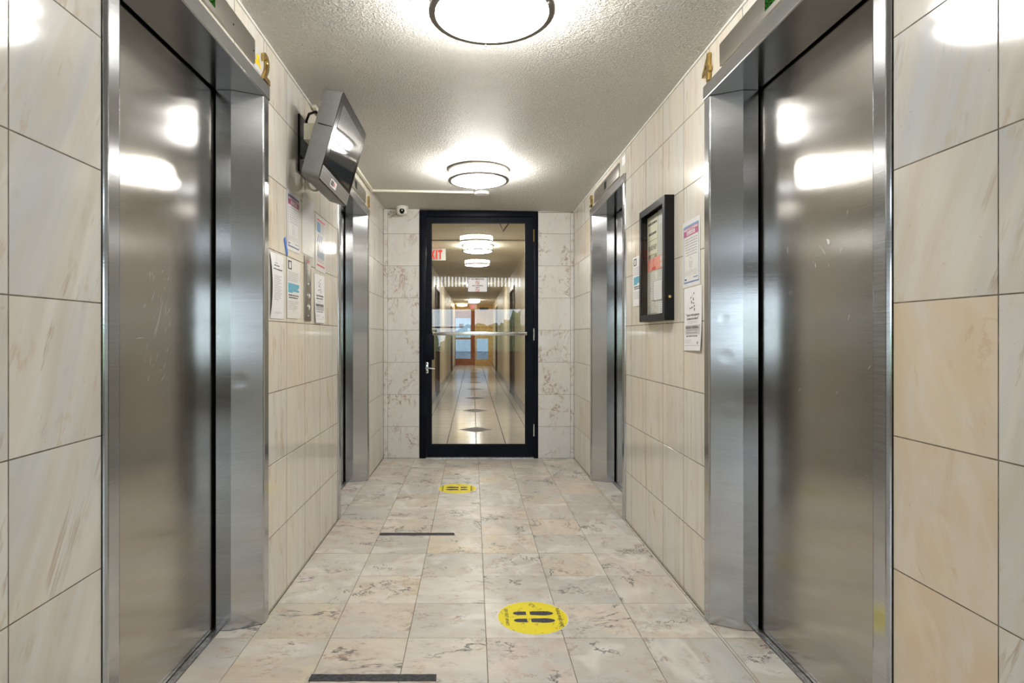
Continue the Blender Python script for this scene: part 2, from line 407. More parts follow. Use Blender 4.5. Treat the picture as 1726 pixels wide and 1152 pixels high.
# ------------------------------------------------------------------ elevator hall shell
SEGS = [(Y0, E1-EH), (E1+EH, E2-EH), (E2+EH, YB+0.02)]
def side_wall(s, xw, name, label):
    top = 2.50
    mb = MB()
    xo = xw + s*0.0005
    for a, b in SEGS: mb.box((xo, a, -0.02), (s*1.32, b, top))
    for e in (E1, E2): mb.box((xo, e-EH, 2.232), (s*1.32, e+EH, top))
    mb.box((s*1.30, Y0, -0.02), (s*1.34, YB, top))
    w = struct(name, mb, M['grout'], label, 'wall')
    face = '+X' if s < 0 else '-X'
    zc = ceil_z(xw) - 0.006
    for si, (a, b) in enumerate(SEGS):
        z0 = ZS + (0.0115 if si == 0 else 0.0)
        yf = 1.12 if si == 0 else 2.793
        for (ya, yb) in cuts(a, min(b, YB-0.001), yf, TS):
            for (za, zb) in cuts(0.0, zc, z0, ZSTEP):
                mat = M['wall_marble'] if si == 0 else M['mid_marble']
                if si == 0 and s > 0 and za < 1.2 and ya > 1.0: mat = M['peach_marble']
                if si == 2 and s > 0 and (0.2 < za < 0.5 or 1.8 < za < 2.0) and ya > 4.9 and ya < 5.3: mat = M['peach_marble']
                slab(w, 'marble_tile', (xw, (ya+yb)/2, (za+zb)/2), yb-ya-(GAP if si == 0 else 0.0052), zb-za-(GAP if si == 0 else 0.0034), 0.011, mat, face)
    for e in (E1, E2):
        for (ya, yb) in cuts(e-EH, e+EH, 2.793, TS):
            slab(w, 'marble_tile', (xw, (ya+yb)/2, (2.232+zc)/2), yb-ya-0.0052, zc-2.232-GAP, 0.011, M['mid_marble'], face)
    return w
wall_left = side_wall(-1, XL, 'wall_left', 'polished cream marble wall left of the hall with elevator openings')
wall_right = side_wall(1, XR, 'wall_right', 'polished cream marble wall right of the hall with elevator openings')

DX0, DX1 = -0.517, 0.631           # outer edges of the glass door frame
mb = MB().box((XL-0.3, YB+0.0008, -0.02), (DX0-0.001, YB+0.14, 2.6)).box((DX1+0.001, YB+0.0008, -0.02), (XR+0.3, YB+0.14, 2.6))
mb.box((DX0-0.001, YB+0.012, 2.405), (DX1+0.001, YB+0.14, 2.6))
wall_back = struct('wall_back', mb, M['grout'], 'white rust-veined marble end wall around the black glass door', 'wall')
for xs in ([XL+0.001, -0.824, DX0-0.001], [DX1+0.001, 0.944, XR-0.001]):
    for xa, xb in zip(xs[:-1], xs[1:]):
        zc = ceil_z((xa+xb)/2) - 0.008
        for za, zb in cuts(0.0, zc, 0.3075, 0.3112):
            slab(wall_back, 'marble_tile', ((xa+xb)/2, YB, (za+zb)/2), xb-xa-GAP, zb-za-GAP, 0.011, M['end_marble'], '-Y')

mb = MB().box((-1.32, Y0, -0.08), (1.32, YB+0.06, -0.0025))
floor = struct('floor', mb, M['floor_grout'], 'veined beige and grey marble tile floor of the elevator hall', 'floor')
FXJ, FYJ = -0.863, 2.346
for (xa, xb) in cuts(XL+0.002, XR-0.002, FXJ, TS):
    for (ya, yb) in cuts(Y0, YB-0.004, FYJ, TS):
        o = slab(floor, 'floor_tile', ((xa+xb)/2, (ya+yb)/2, random.uniform(-0.0004, 0.0003)), xb-xa-GAP, yb-ya-GAP, 0.0035, M['floor_marble'], '+Z')
        if abs((xb-xa)-(yb-ya)) < 0.001: o.rotation_euler = (R(-90), 0, R(90*random.randrange(4)))
for s, xw in ((-1, XL), (1, XR)):
    for e in (E1, E2):
        a, b = sorted((xw + s*-0.002, xw + s*0.147))
        for (ya, yb) in cuts(e-EH+0.062, e+EH-0.062, FYJ, TS):
            slab(floor, 'floor_tile', ((a+b)/2, (ya+yb)/2, -0.0002), b-a-GAP, yb-ya-GAP, 0.0035, M['floor_marble'], '+Z')

mb = MB(); n = 1
mb.add([(XL-0.05, Y0, ceil_z(XL-0.05)), (XR+0.05, Y0, ceil_z(XR+0.05)), (XR+0.05, YB+0.02, ceil_z(XR+0.05)), (XL-0.05, YB+0.02, ceil_z(XL-0.05)),
        (XL-0.05, Y0, 2.6), (XR+0.05, Y0, 2.6), (XR+0.05, YB+0.02, 2.6), (XL-0.05, YB+0.02, 2.6)],
       [(0,1,2,3),(4,5,6,7),(0,1,5,4),(1,2,6,5),(2,3,7,6),(3,0,4,7)])
ceiling = struct('ceiling', mb, M['ceiling'], 'stippled off-white ceiling of the elevator hall', 'ceiling')
for i, (x, s) in enumerate(((XL, 1), (XR, -1))):
    z = ceil_z(x)
    struct('trim_%d' % (i+1), MB().box((x, Y0, z-0.009), (x+s*0.007, YB-0.001, z+0.001)), M['white_paint'], 'thin white bead where the %s marble wall meets the ceiling' % ('left' if s > 0 else 'right'), 'trim')
z = ceil_z(0)
struct('trim_3', MB().box((XL+0.008, YB-0.006, 2.398), (DX0, YB, 2.414)).box((DX1, YB-0.006, 2.386), (XR-0.008, YB, 2.398)), M['white_paint'], 'thin white bead along the top of the end wall', 'trim')

# ------------------------------------------------------------------ elevators
def elevator(s, xw, e, label, group=None):
    root = thing('elevator_entrance', (xw + s*0.1, e, 0), label, 'elevator', 'elevators')
    X = lambda d: xw + s*d
    for k in (-1, 1):               # surround: flat lip on the wall, splayed face, square return
        y = lambda t: e + k*(EH - t)
        prof = [(0.013, y(0.002)), (-0.004, y(0.002)), (-0.012, y(0.008)), (-0.011, y(0.052)), (-0.008, y(0.060)), (0.102, y(0.118)), (0.163, y(0.119)), (0.163, y(0.004))]
        MB().prism(prof, lambda p: (X(p[0]), p[1], 0.001), lambda p: (X(p[0]), p[1], 2.168)).build('jamb', M['steel'], root, bevel=0.0016, seg=1, sharp=5)
    prof = [(-0.013, 2.229), (-0.015, 2.226), (-0.015, 2.172), (-0.012, 2.1685), (0.163, 2.1685), (0.163, 2.229)]
    MB().prism(prof, lambda p: (X(p[0]), e-EH+0.001, p[1]), lambda p: (X(p[0]), e+EH-0.001, p[1])).build('header', M['steel'], root, bevel=0.0012, seg=1, sharp=5)
    MB().box((X(0.173), e-EH+0.02, 0.006), (X(0.205), e+EH-0.02, 2.21)).build('door_panel', M['steel_door'], root)
    MB().box((X(0.216), e-EH, 0.0), (X(0.225), e+EH, 2.229)).build('shaft_dark_sheet', M['black'], root)  # black sheet painting the darkness of the shaft into the door gap
    sill = MB()
    for d0, d1, zt in ((0.148, 0.156, 0.004), (0.156, 0.160, 0.0015), (0.160, 0.170, 0.004), (0.170, 0.1725, 0.0)):
        sill.box((X(d0), e-EH+0.12, -0.002), (X(d1), e+EH-0.12, zt))
    sill.build('sill', M['alu'], root)
    return root
def scratches(root, s, xw, marks):
    X = xw + s*0.1726
    m = MB()
    for y, z, L, a, w in marks:
        dy, dz = math.cos(R(a))*L/2, math.sin(R(a))*L/2; ny, nz = -math.sin(R(a))*w/2, math.cos(R(a))*w/2
        m.add([(X, y-dy, z-dz), (X, y+ny, z+nz), (X, y+dy, z+dz), (X, y-ny, z-nz)], [(0,1,2,3)])
    tag(m.build('scratch_marks', M['scratch'], root), kind='stuff')
eA = elevator(-1, XL, E1, 'brushed steel elevator door in a splayed steel surround under the brass numeral two')
eB = elevator(1, XR, E1, 'brushed steel elevator door in a splayed steel surround under the brass numeral four')
elevator(-1, XL, E2, 'steel elevator surround under the brass numeral one, beyond the tilted monitor and notices')
elevator(1, XR, E2, 'steel elevator with dented jamb under the brass numeral three, beyond the black notice cabinet')

rg = random.Random(5)
mk = [(1.99, 1.245, 0.16, 68, 0.0022), (1.965, 1.20, 0.07, 64, 0.0016), (2.03, 1.27, 0.06, 75, 0.0016), (1.87, 1.175, 0.05, 4, 0.0014), (1.95, 1.31, 0.05, 60, 0.0014)]
mk += [(rg.uniform(1.90, 2.06), rg.uniform(1.02, 1.40), rg.uniform(0.012, 0.05), rg.uniform(40, 85), 0.0010) for _ in range(26)]
scratches(eA, -1, XL, mk)
scratches(eB, 1, XR, [(1.944, 1.487, 0.035, 40, 0.016), (1.935, 1.482, 0.02, 70, 0.008), (1.975, 1.462, 0.05, 50, 0.0014), (2.02, 1.42, 0.02, 80, 0.004)] + [(rg.uniform(1.7, 2.2), rg.uniform(0.9, 1.6), rg.uniform(0.01, 0.03), rg.uniform(30, 150), 0.0009) for _ in range(14)])

def indicator(s, xw, e, z0, z1, label, lit=True):
    X = lambda d: xw - s*d
    root = thing('floor_indicator', (xw, e, z0), label, 'indicator panel', 'indicator panels')
    MB().box((X(0.0008), e-0.405, z0), (X(0.009), e+0.405, z1)).build('cover_plate', M['plate'], root, bevel=0.0012)
    MB().box((X(0.0088), e-0.036, z0+0.018), (X(0.0098), e+0.036, z0+0.072)).build('display_window', M['led'] if lit else M['black_paint'], root)
    for k in (-1, 1):
        for yy in (0.388, 0.19):
            MB().lathe([(0.0, 0.0018), (0.003, 0.0016), (0.0035, 0.0)], (X(0.009), e+k*yy, z0+0.044), 10, 'X').build('screw', M['black_paint'], root)
    return root
indicator(-1, XL, E1, 2.2555, 2.3495, 'long dull steel indicator panel next to the brass numeral two and yellow sticker')
indicator(1, XR, E1, 2.2445, 2.3325, 'long dull steel indicator panel next to the brass numeral four')
indicator(-1, XL, E2, 2.2500, 2.3430, 'steel indicator panel next to the brass numeral one, half behind the tilted monitor', False)
indicator(1, XR, E2, 2.2455, 2.3390, 'dull steel indicator panel next to the brass numeral three and white tag', False)

# ------------------------------------------------------------------ lettering
_txt = {}
def text_geo(s, extrude=0.0, bev=0.0, bold=0.0):
    """triangulated lettering scaled to unit width (0..1) and unit cap height (0..1)"""
    key = (s, extrude, bev, bold)
    if key in _txt: return _txt[key]
    cu = bpy.data.curves.new('lettering', 'FONT'); cu.body = s; cu.resolution_u = 3; cu.extrude = extrude; cu.bevel_depth = bev; cu.bevel_resolution = 1; cu.offset = bold; cu.space_character = 1 + 2*bold
    ob = bpy.data.objects.new('lettering', cu); col.objects.link(ob)
    bpy.context.view_layer.update()
    me = bpy.data.meshes.new_from_object(ob.evaluated_get(bpy.context.evaluated_depsgraph_get()))
    vs = [tuple(v.co) for v in me.vertices]; fs = [tuple(p.vertices) for p in me.polygons]
    bpy.data.objects.remove(ob); bpy.data.curves.remove(cu); bpy.data.meshes.remove(me)
    x0 = min(v[0] for v in vs); x1 = max(v[0] for v in vs)
    y1 = max(v[1] for v in vs); yb = min(0.0, min(v[1] for v in vs)) if extrude else 0.0
    out = ([((v[0]-x0)/(x1-x0), (v[1]-yb)/(y1-yb), v[2]) for v in vs], fs)
    _txt[key] = out; return out

class Sheet:
    """a flat or gently curled printed sheet; u runs along the reading direction, v upwards"""
    def __init__(self, c, U, V, w, h, rot=0.0, curl=None):
        self.c = Vector(c); self.U = Vector(U); self.V = Vector(V); self.N = self.U.cross(self.V); self.w = w; self.h = h
        self.curl = curl; self.cr, self.sr = math.cos(R(rot)), math.sin(R(rot))
    def pt(self, u, v, off=0.0):
        a, b = (u-0.5)*self.w, (v-0.5)*self.h
        a, b = a*self.cr - b*self.sr, a*self.sr + b*self.cr
        d = off + (self.curl(u, v) if self.curl else 0.0)
        return self.c + self.U*a + self.V*b + self.N*d
    def paper(self, name, mat, root, th=0.0004, off=0.0, r=(0,0,1,1), nu=8, nv=10):
        m = MB()
        u0, v0, u1, v1 = r
        if not self.curl: nu = nv = 1
        g = lambda o: [self.pt(u0+(u1-u0)*i/nu, v0+(v1-v0)*j/nv, o) for j in range(nv+1) for i in range(nu+1)]
        k = nu+1; A = (nu+1)*(nv+1)
        q = [(j*k+i, j*k+i+1, (j+1)*k+i+1, (j+1)*k+i) for j in range(nv) for i in range(nu)]
        rim = [i for i in range(k)] + [j*k+nu for j in range(1, nv+1)] + [nv*k+i for i in range(nu-1, -1, -1)] + [j*k for j in range(nv-1, 0, -1)]
        fs = q + [tuple(x+A for x in f[::-1]) for f in q] + [(rim[i], rim[(i+1) % len(rim)], rim[(i+1) % len(rim)]+A, rim[i]+A) for i in range(len(rim))]
        m.add(g(off+th), fs) if False else m.add(g(off+th) + g(off), fs)
        return m.build(name, mat, root, smooth=bool(self.curl))
    def rect(self, m, u0, v0, u1, v1, off=0.0007):
        nu = 6 if self.curl else 1; nv = max(1, int(abs(v1-v0)*10)) if self.curl else 1
        k = nu+1
        m.add([self.pt(u0+(u1-u0)*i/nu, v0+(v1-v0)*j/nv, off) for j in range(nv+1) for i in range(k)],
              [(j*k+i, j*k+i+1, (j+1)*k+i+1, (j+1)*k+i) for j in range(nv) for i in range(nu)])
    def poly(self, m, pts, off=0.0007):
        m.add([self.pt(u, v, off) for u, v in pts], [tuple(range(len(pts)))])
    def ring(self, m, u, v, ru, rv, t, off=0.0007, n=24):
        vs = []; fs = []
        for i in range(n):
            a = 2*math.pi*i/n
            vs += [self.pt(u+ru*math.cos(a), v+rv*math.sin(a), off), self.pt(u+ru*(1-t)*math.cos(a), v+rv*(1-t)*math.sin(a), off)]
            j = (i+1) % n; fs.append((2*i, 2*j, 2*j+1, 2*i+1))
        m.add(vs, fs)
    def text(self, m, s, u0, v0, u1, v1, off=0.0008, bold=0.022):
        vs, fs = text_geo(s, 0.0, 0.0, bold)
        m.add([self.pt(u0+(u1-u0)*a, v0+(v1-v0)*b, off) for a, b, _ in vs], fs)
    def lines(self, m, u0, v0, u1, v1, n, fill=0.45, ragged=0.25, seed=0, center=False):
        """greeked body copy: rows of word-length dashes"""
        rg = random.Random(seed); st = (v1-v0)/n
        for i in range(n):
            v = v1 - (i+0.5)*st; L = (u1-u0)*(1-rg.random()*ragged)
            a = u0 + ((u1-u0-L)/2 if center else 0); e = a + L
            while a < e - 0.01:
                wd = min(rg.uniform(0.04, 0.15), e - a)
                self.rect(m, a, v-st*fill/2, a+wd, v+st*fill/2); a += wd + 0.018

UL, UR, UZ = (0, 1, 0), (0, -1, 0), (0, 0, 1)
def wall_sheet(s, y0, y1, z0, z1, rot=0, curl=None, lift=0.0015, xw=None):
    x = (XL if s < 0 else XR) if xw is None else xw
    return Sheet((x - s*lift, (y0+y1)/2, (z0+z1)/2), UL if s < 0 else UR, UZ, y1-y0, z1-z0, rot, curl)

def brass_number(ch, s, y, z0, z1, w, label):
    vs, fs = text_geo(ch, 0.07, 0.03)
    zs = [v[2] for v in vs]; zmin, zmax = min(zs), max(zs)
    xw = XL if s < 0 else XR
    root_y = y
    m = MB()
    out = []
    for a, b, c in vs:
        yy = y + (a-0.5)*w*(1 if s < 0 else -1)
        out.append((xw - s*(0.0012 + (c-zmin)/(zmax-zmin)*0.014), yy, z0 + b*(z1-z0)))
    m.add(out, fs)
    o = m.build('brass_number', M['brass'], None, smooth=True, origin=(xw, y, z0))
    return tag(o, label, 'number', 'brass elevator numbers')
brass_number('2', -1, 2.487, 2.233, 2.351, 0.080, 'polished brass numeral two on the marble beside the yellow sticker')
brass_number('4', 1, 2.492, 2.236, 2.348, 0.082, 'polished brass numeral four on the marble above a steel elevator header')
brass_number('3', 1, 4.930, 2.243, 2.340, 0.078, 'small brass numeral three above the dented elevator jamb')
brass_number('1', -1, 4.945, 2.243, 2.335, 0.030, 'small brass numeral one on the marble past the tilted monitor')

# ------------------------------------------------------------------ ceiling lamps
def lamp(x, y, z, label, mat, group='round ceiling lamps'):
    root = thing('ceiling_lamp', (x, y, z), label, 'ceiling lamp', group)
    c = (x, y, z)
    MB().lathe([(0.0, -0.0005), (0.223, -0.0005), (0.226, -0.004), (0.226, -0.012), (0.222, -0.015), (0.0, -0.015)], c, 64).build('ceiling_ring', M['nickel'], root, smooth=True)
    MB().lathe([(0.199, -0.0155), (0.199, -0.070)], c, 48).build('diffuser_band', mat[1], root, smooth=True)
    MB().lathe([(0.199, -0.0702), (0.199, -0.078), (0.192, -0.086), (0.165, -0.094), (0.11, -0.101), (0.05, -0.105), (0.0, -0.106)], c, 48).build('diffuser', mat[0], root, smooth=True)
    MB().lathe([(0.2005, -0.069), (0.219, -0.069), (0.2225, -0.073), (0.2225, -0.080), (0.219, -0.084), (0.2005, -0.084)], c, 64, close=True).build('trim_ring', M['nickel'], root, smooth=True)
    for k in range(3):
        a = R(-25 + 119.7*k)
        px, py = x+0.212*math.cos(a), y+0.212*math.sin(a)
        MB().lathe([(0.0, -0.015), (0.0022, -0.015), (0.0022, -0.088), (0.005, -0.088), (0.005, -0.093), (0.0, -0.0945)], (px, py, z), 8).build('post', M['nickel'], root, smooth=True)
    return root
lamp(0.067, 2.12, ceil_z(0.067)-0.002, 'large lit round ceiling lamp with nickel ring between elevators two and four', (M['lamp_glass'], M['lamp_band']))
lamp(0.042, 4.40, ceil_z(0.042)-0.002, 'lit round ceiling lamp between elevators one and three, beside the cream raceway', (M['lamp_glass'], M['lamp_band']))

# ------------------------------------------------------------------ glass door in the end wall
leaf = MB()
LX0, LX1, GX0, GX1, GZ0, GZ1 = -0.452, 0.588, -0.407, 0.516, 0.126, 2.288
LZ1 = 2.338
yl, yk = YB+0.012, YB+0.056
leaf.box((LX0, yl, 0.012), (GX0, yk, LZ1)).box((GX1, yl, 0.012), (LX1, yk, LZ1)).box((GX0, yl, 0.012), (GX1, yk, GZ0)).box((GX0, yl, GZ1), (GX1, yk, LZ1))
door = struct('door_1', leaf, M['door_paint'], 'black painted metal door with a tall wired glass pane and push bar', 'door', origin=(0.06, YB, 0))
def dpart(name, mb, mat, **k): return mb.build(name, mat, door, **k)
fr = MB().box((DX0, YB-0.006, 0.0), (LX0-0.003, YB+0.13, 2.402)).box((LX1+0.003, YB-0.006, 0.0), (DX1, YB+0.13, 2.402)).box((LX0-0.003, YB-0.006, LZ1+0.003), (LX1+0.003, YB+0.13, 2.402))
dpart('door_frame', fr, M['door_paint'], bevel=0.002)
bead = MB()
for a, b in (((GX0, GZ0), (GX0+0.010, GZ1)), ((GX1-0.010, GZ0), (GX1, GZ1)), ((GX0, GZ0), (GX1, GZ0+0.010)), ((GX0, GZ1-0.010), (GX1, GZ1))):
    bead.box((a[0], yl+0.006, a[1]), (b[0], yl+0.016, b[1]))
dpart('glazing_bead', bead, M['black_paint'])
dpart('glass_pane', MB().box((GX0, yl+0.017, GZ0), (GX1, yl+0.023, GZ1)), M['door_glass'])
wires = MB()
ws, wr = 0.0127, 0.00022
k = 0
x = GX0 + ws
while x < GX1: wires.box((x-wr, yl+0.0198, GZ0), (x+wr, yl+0.0202, GZ1)); x += ws
z = GZ0 + ws
while z < GZ1: wires.box((GX0, yl+0.0203, z-wr), (GX1, yl+0.0207, z+wr)); z += ws
tag(dpart('wire_mesh', wires, M['wire']), kind='stuff')
zb = 1.207
bar = MB().box((-0.385, YB-0.062, zb-0.017), (GX1+0.004, YB-0.040, zb+0.017))
pb = dpart('push_bar', bar, M['chrome'], bevel=0.004)
MB().box((GX1-0.008, YB-0.045, zb-0.015), (GX1+0.012, YB+0.0115, zb+0.015)).build('bracket', M['black_paint'], pb)
MB().box((-0.40, YB-0.040, zb-0.013), (-0.375, YB+0.0115, zb+0.013)).build('bracket', M['black_paint'], pb)
dpart('lock_box', MB().box((-0.463, YB-0.052, 0.957), (-0.374, YB+0.0115, 1.203)), M['door_paint'], bevel=0.003)
hp = dpart('handle_plate', MB().box((-0.462, YB-0.0125, 0.824), (-0.430, YB-0.007, 0.930)), M['chrome'], bevel=0.002)
hp.location.y += 0.018
lev = MB().lathe([(0.0, 0.0), (0.009, 0.0), (0.009, -0.04), (0.0, -0.04)], (-0.447, YB+0.006, 0.876), 14, 'Y').tube([(-0.450, YB-0.034, 0.878), (-0.42, YB-0.038, 0.875), (-0.385, YB-0.036, 0.870), (-0.367, YB-0.033, 0.868)], 0.0085, 10)
lv = lev.build('lever_handle', M['chrome'], hp, smooth=True)
for zz in (0.915, 0.843):
    MB().lathe([(0.0, -0.0015), (0.006, -0.0015), (0.006, 0.0)], (-0.446, YB+0.0045, zz), 12, 'Y').build('screw_hole', M['black_paint'], hp)
for zz, nm in ((2.155, 'brass'), (1.20, 'chrome'), (0.275, 'chrome')):
    hg = MB()
    for q in range(5): hg.lathe([(0.0, -0.0225), (0.0065, -0.0225), (0.0065, 0.0), (0.0, 0.0)], (0.5895, YB-0.010, zz + (q-1.5)*0.0235), 10)
    dpart('hinge', hg, M[nm], smooth=True)
# door closer on the hallway side
cl = dpart('door_closer', MB().box((0.20, yk, 2.292), (0.46, yk+0.05, 2.33)), M['nickel'], bevel=0.004)
MB().tube([(0.265, yk+0.03, 2.29), (0.310, yk+0.30, 2.262), (0.40, yk+0.06, 2.36)], 0.008, 6).build('closer_arm', M['nickel'], cl)
dpart('threshold', MB().box((DX0, YB-0.003, -0.002), (DX1, YB+0.15, 0.008)), M['alu'])

# sign on the door glass
s_ = Sheet((0.0455, yl+0.0155, 1.684), (1, 0, 0), (0, 0, 1), 0.197, 0.148)
root = thing('notice_sign', (0.0455, yl+0.016, 1.61), 'white no smoking no vaping sign with black border on the door glass', 'sign')
s_.paper('sign_panel', M['ink'], root, 0.0012)
m = MB(); s_.rect(m, 0.03, 0.04, 0.97, 0.96, 0.0016); m.build('sign_face', M['paper'], root)
m = MB(); s_.text(m, 'NO SMOKING', 0.19, 0.82, 0.82, 0.925, 0.002); s_.text(m, 'NO VAPING', 0.24, 0.39, 0.76, 0.49, 0.002)
s_.rect(m, 0.06, 0.85, 0.11, 0.91, 0.002); s_.rect(m, 0.39, 0.325, 0.61, 0.35, 0.002)
s_.rect(m, 0.455, 0.63, 0.55, 0.655, 0.002); s_.rect(m, 0.455, 0.155, 0.55, 0.18, 0.002)
m.build('lettering', M['ink'], root)
m = MB()
for v in (0.645, 0.17):
    s_.ring(m, 0.5, v, 0.10, 0.133, 0.2, 0.0021)
    s_.poly(m, [(0.425, v+0.085), (0.445, v+0.105), (0.575, v-0.085), (0.555, v-0.105)], 0.0021)
m.build('prohibition_symbol', M['red'], root)

# ------------------------------------------------------------------ notices on the left wall
def mask_poster(s, y0, y1, z0, z1, label, rot, gloss=False):
    sh = wall_sheet(s, y0, y1, z0, z1, rot, lambda u, v: 0.002*math.sin(math.pi*u)*v)
    root = thing('mask_poster', sh.pt(0.5, 0), label, 'poster')
    sh.paper('paper', M['gloss_paper'], root)
    bl = M['navy'] if s < 0 else M['mid_blue']
    m = MB()
    a0, b0, a1, b1, t = 0.07, 0.06, 0.94, 0.93, 0.022
    sh.rect(m, a0, b0, a0+t, b1); sh.rect(m, a1-t, b0, a1, b1); sh.rect(m, a0, b0, a1, b0+0.022); sh.rect(m, a0, b1-0.03, a1, b1)
    m.build('border', bl, root)
    m = MB(); sh.rect(m, a0+t, 0.765, a1-t, b1-0.03); m.build('header_band', M['maroon'], root)
    m = MB(); sh.text(m, 'MASK/FACE COVERING', 0.12, 0.855, 0.90, 0.89, 0.0011); sh.rect(m, 0.27, 0.785, 0.74, 0.842, 0.0010)
    m.build('header_text', M['paper'], root)
    m = MB(); sh.text(m, 'REQUIRED', 0.29, 0.793, 0.72, 0.834, 0.0015); m.build('header_word', M['maroon'], root)
    m = MB(); sh.lines(m, 0.15, 0.46, 0.88, 0.74, 7, 0.34, 0.15, 3, True); sh.lines(m, 0.13, 0.165, 0.87, 0.25, 4, 0.22, 0.1, 5, True); m.build('body_text', M['grey_ink'], root)
    m = MB(); sh.ring(m, 0.48, 0.385, 0.085, 0.06, 0.12); sh.ring(m, 0.48, 0.33, 0.09, 0.045, 0.12); sh.ring(m, 0.48, 0.285, 0.065, 0.028, 0.14)
    m.build('mask_drawing', M['grey_ink'], root)
    m = MB(); sh.text(m, 'COVID-19', 0.60, 0.125, 0.88, 0.142) if False else sh.rect(m, 0.62, 0.125, 0.88, 0.137); sh.rect(m, 0.12, 0.105, 0.24, 0.13); m.build('footer_mark', M['navy'], root)
    return root
mask_poster(-1, 2.790, 2.998, 1.590, 1.872, 'white mask poster with maroon header and navy border beside the blue tape', 0.3)
mask_poster(1, 2.584, 2.798, 1.405, 1.705, 'white mask poster with maroon header beside the black notice cabinet', 0.8)

sh = wall_sheet(-1, 3.039, 3.263, 1.606, 1.906, 0)
root = thing('document_sleeve', sh.pt(0.5, 0), 'clear plastic sleeve with a grey printed page above the call panel', 'sleeve')
sh.paper('page', M['gloss_paper'], root, 0.0004)
m = MB(); sh.lines(m, 0.12, 0.12, 0.9, 0.70, 22, 0.3, 0.3, 21); sh.lines(m, 0.15, 0.76, 0.5, 0.84, 3, 0.4, 0.3, 22); m.build('body_text', M['light_grey_ink'], root)
m = MB(); sh.rect(m, 0.02, 0.955, 0.12, 1.02, 0.003); m.build('tape_tab', M['paper'], root)

sh = wall_sheet(-1, 3.297, 3.525, 1.548, 1.858, -1.0)
root = thing('flyer_poster', sh.pt(0.5, 0), 'white poster with blue square and red rules above the small network notice', 'poster')
sh.paper('paper', M['gloss_paper'], root)
m = MB(); sh.rect(m, 0.14, 0.70, 0.46, 0.88)
for i in range(3): sh.poly(m, [(0.16+i*0.17, 0.52), (0.22+i*0.17, 0.52), (0.31+i*0.17, 0.66), (0.25+i*0.17, 0.66)])
rg = random.Random(8)
for i in range(9): u = 0.16 + i*0.08; sh.rect(m, u, 0.24, u+0.035, rg.uniform(0.34, 0.48))
m.build('blue_print', M['mid_blue'], root)
for v0, v1 in ((0.905, 0.935), (0.09, 0.115), (0.17, 0.177)):
    m = MB(); sh.rect(m, 0.14, v0, 0.9, v1); m.build('red_rule', M['red'], root)
m = MB(); sh.lines(m, 0.52, 0.70, 0.88, 0.88, 6, 0.3, 0.2, 31); sh.lines(m, 0.16, 0.19, 0.88, 0.48, 10, 0.3, 0.4, 32); m.build('body_text', M['grey_ink'], root)

sh = wall_sheet(-1, 2.557, 2.742, 1.259, 1.545, 0.6, lambda u, v: 0.0005 + 0.012*(1-u)**2*math.sin(math.pi*min(1, max(0, v)))**0.8)
root = thing('paper_notice', sh.pt(0.5, 0), 'curled white typed notice taped between elevator two and the highlighted notice', 'notice')
sh.paper('paper', M['paper'], root)
m = MB(); sh.lines(m, 0.16, 0.795, 0.74, 0.835, 1, 0.42, 0.25, 2, True); sh.lines(m, 0.14, 0.735, 0.90, 0.785, 1, 0.40, 0.02, 4, True); sh.lines(m, 0.30, 0.845, 0.55, 0.862, 1, 0.6, 0, 4); m.build('heading_text', M['ink'], root)
m = MB(); sh.lines(m, 0.16, 0.28, 0.88, 0.67, 15, 0.30, 0.45, 14); sh.lines(m, 0.2, 0.075, 0.9, 0.11, 2, 0.25, 0.3, 15, True); m.build('body_text', M['grey_ink'], root)
m = MB(); sh.lines(m, 0.40, 0.88, 0.50, 0.98, 6, 0.4, 0.3, 16); m.build('letterhead_mark', M['light_grey_ink'], root)

def highlight_notice(s, y0, y1, z0, z1, rot, label):
    sh = wall_sheet(s, y0, y1, z0, z1, rot, lambda u, v: 0.0006 + 0.004*u*math.sin(9*v)**2*(1-v)*u)
    root = thing('highlighted_notice', sh.pt(0.5, 0), label, 'notice')
    sh.paper('paper', M['gloss_paper'] if s < 0 else M['paper'], root)
    m = MB(); sh.rect(m, 0.08, 0.82, 0.34, 0.965); m.build('emblem', M['ink'], root)
    m = MB(); sh.rect(m, 0.15, 0.84, 0.28, 0.91, 0.0011); sh.poly(m, [(0.14, 0.91), (0.29, 0.91), (0.26, 0.945), (0.17, 0.945)], 0.0011); m.build('emblem_house', M['paper'], root)
    m = MB(); sh.rect(m, 0.08, 0.455, 0.90, 0.59); sh.rect(m, 0.08, 0.43, 0.42, 0.457); m.build('highlight', M['cyan'], root)
    m = MB(); sh.lines(m, 0.08, 0.62, 0.92, 0.79, 6, 0.30, 0.2, 41); sh.lines(m, 0.10, 0.47, 0.88, 0.585, 5, 0.22, 0.15, 42); sh.lines(m, 0.08, 0.14, 0.9, 0.30, 6, 0.26, 0.4, 43); m.build('body_text', M['grey_ink'], root)
    m = MB(); sh.lines(m, 0.10, 0.33, 0.88, 0.41, 2, 0.55, 0.1, 44, True); m.build('heading_text', M['ink'], root)
    return root
highlight_notice(-1, 2.790, 3.002, 1.267, 1.550, 0.5, 'crinkled white notice with cyan highlighted block below the blue tape')
highlight_notice(1, 3.445, 3.662, 1.362, 1.658, 0, 'white notice with cyan highlighted block half hidden behind the black cabinet')

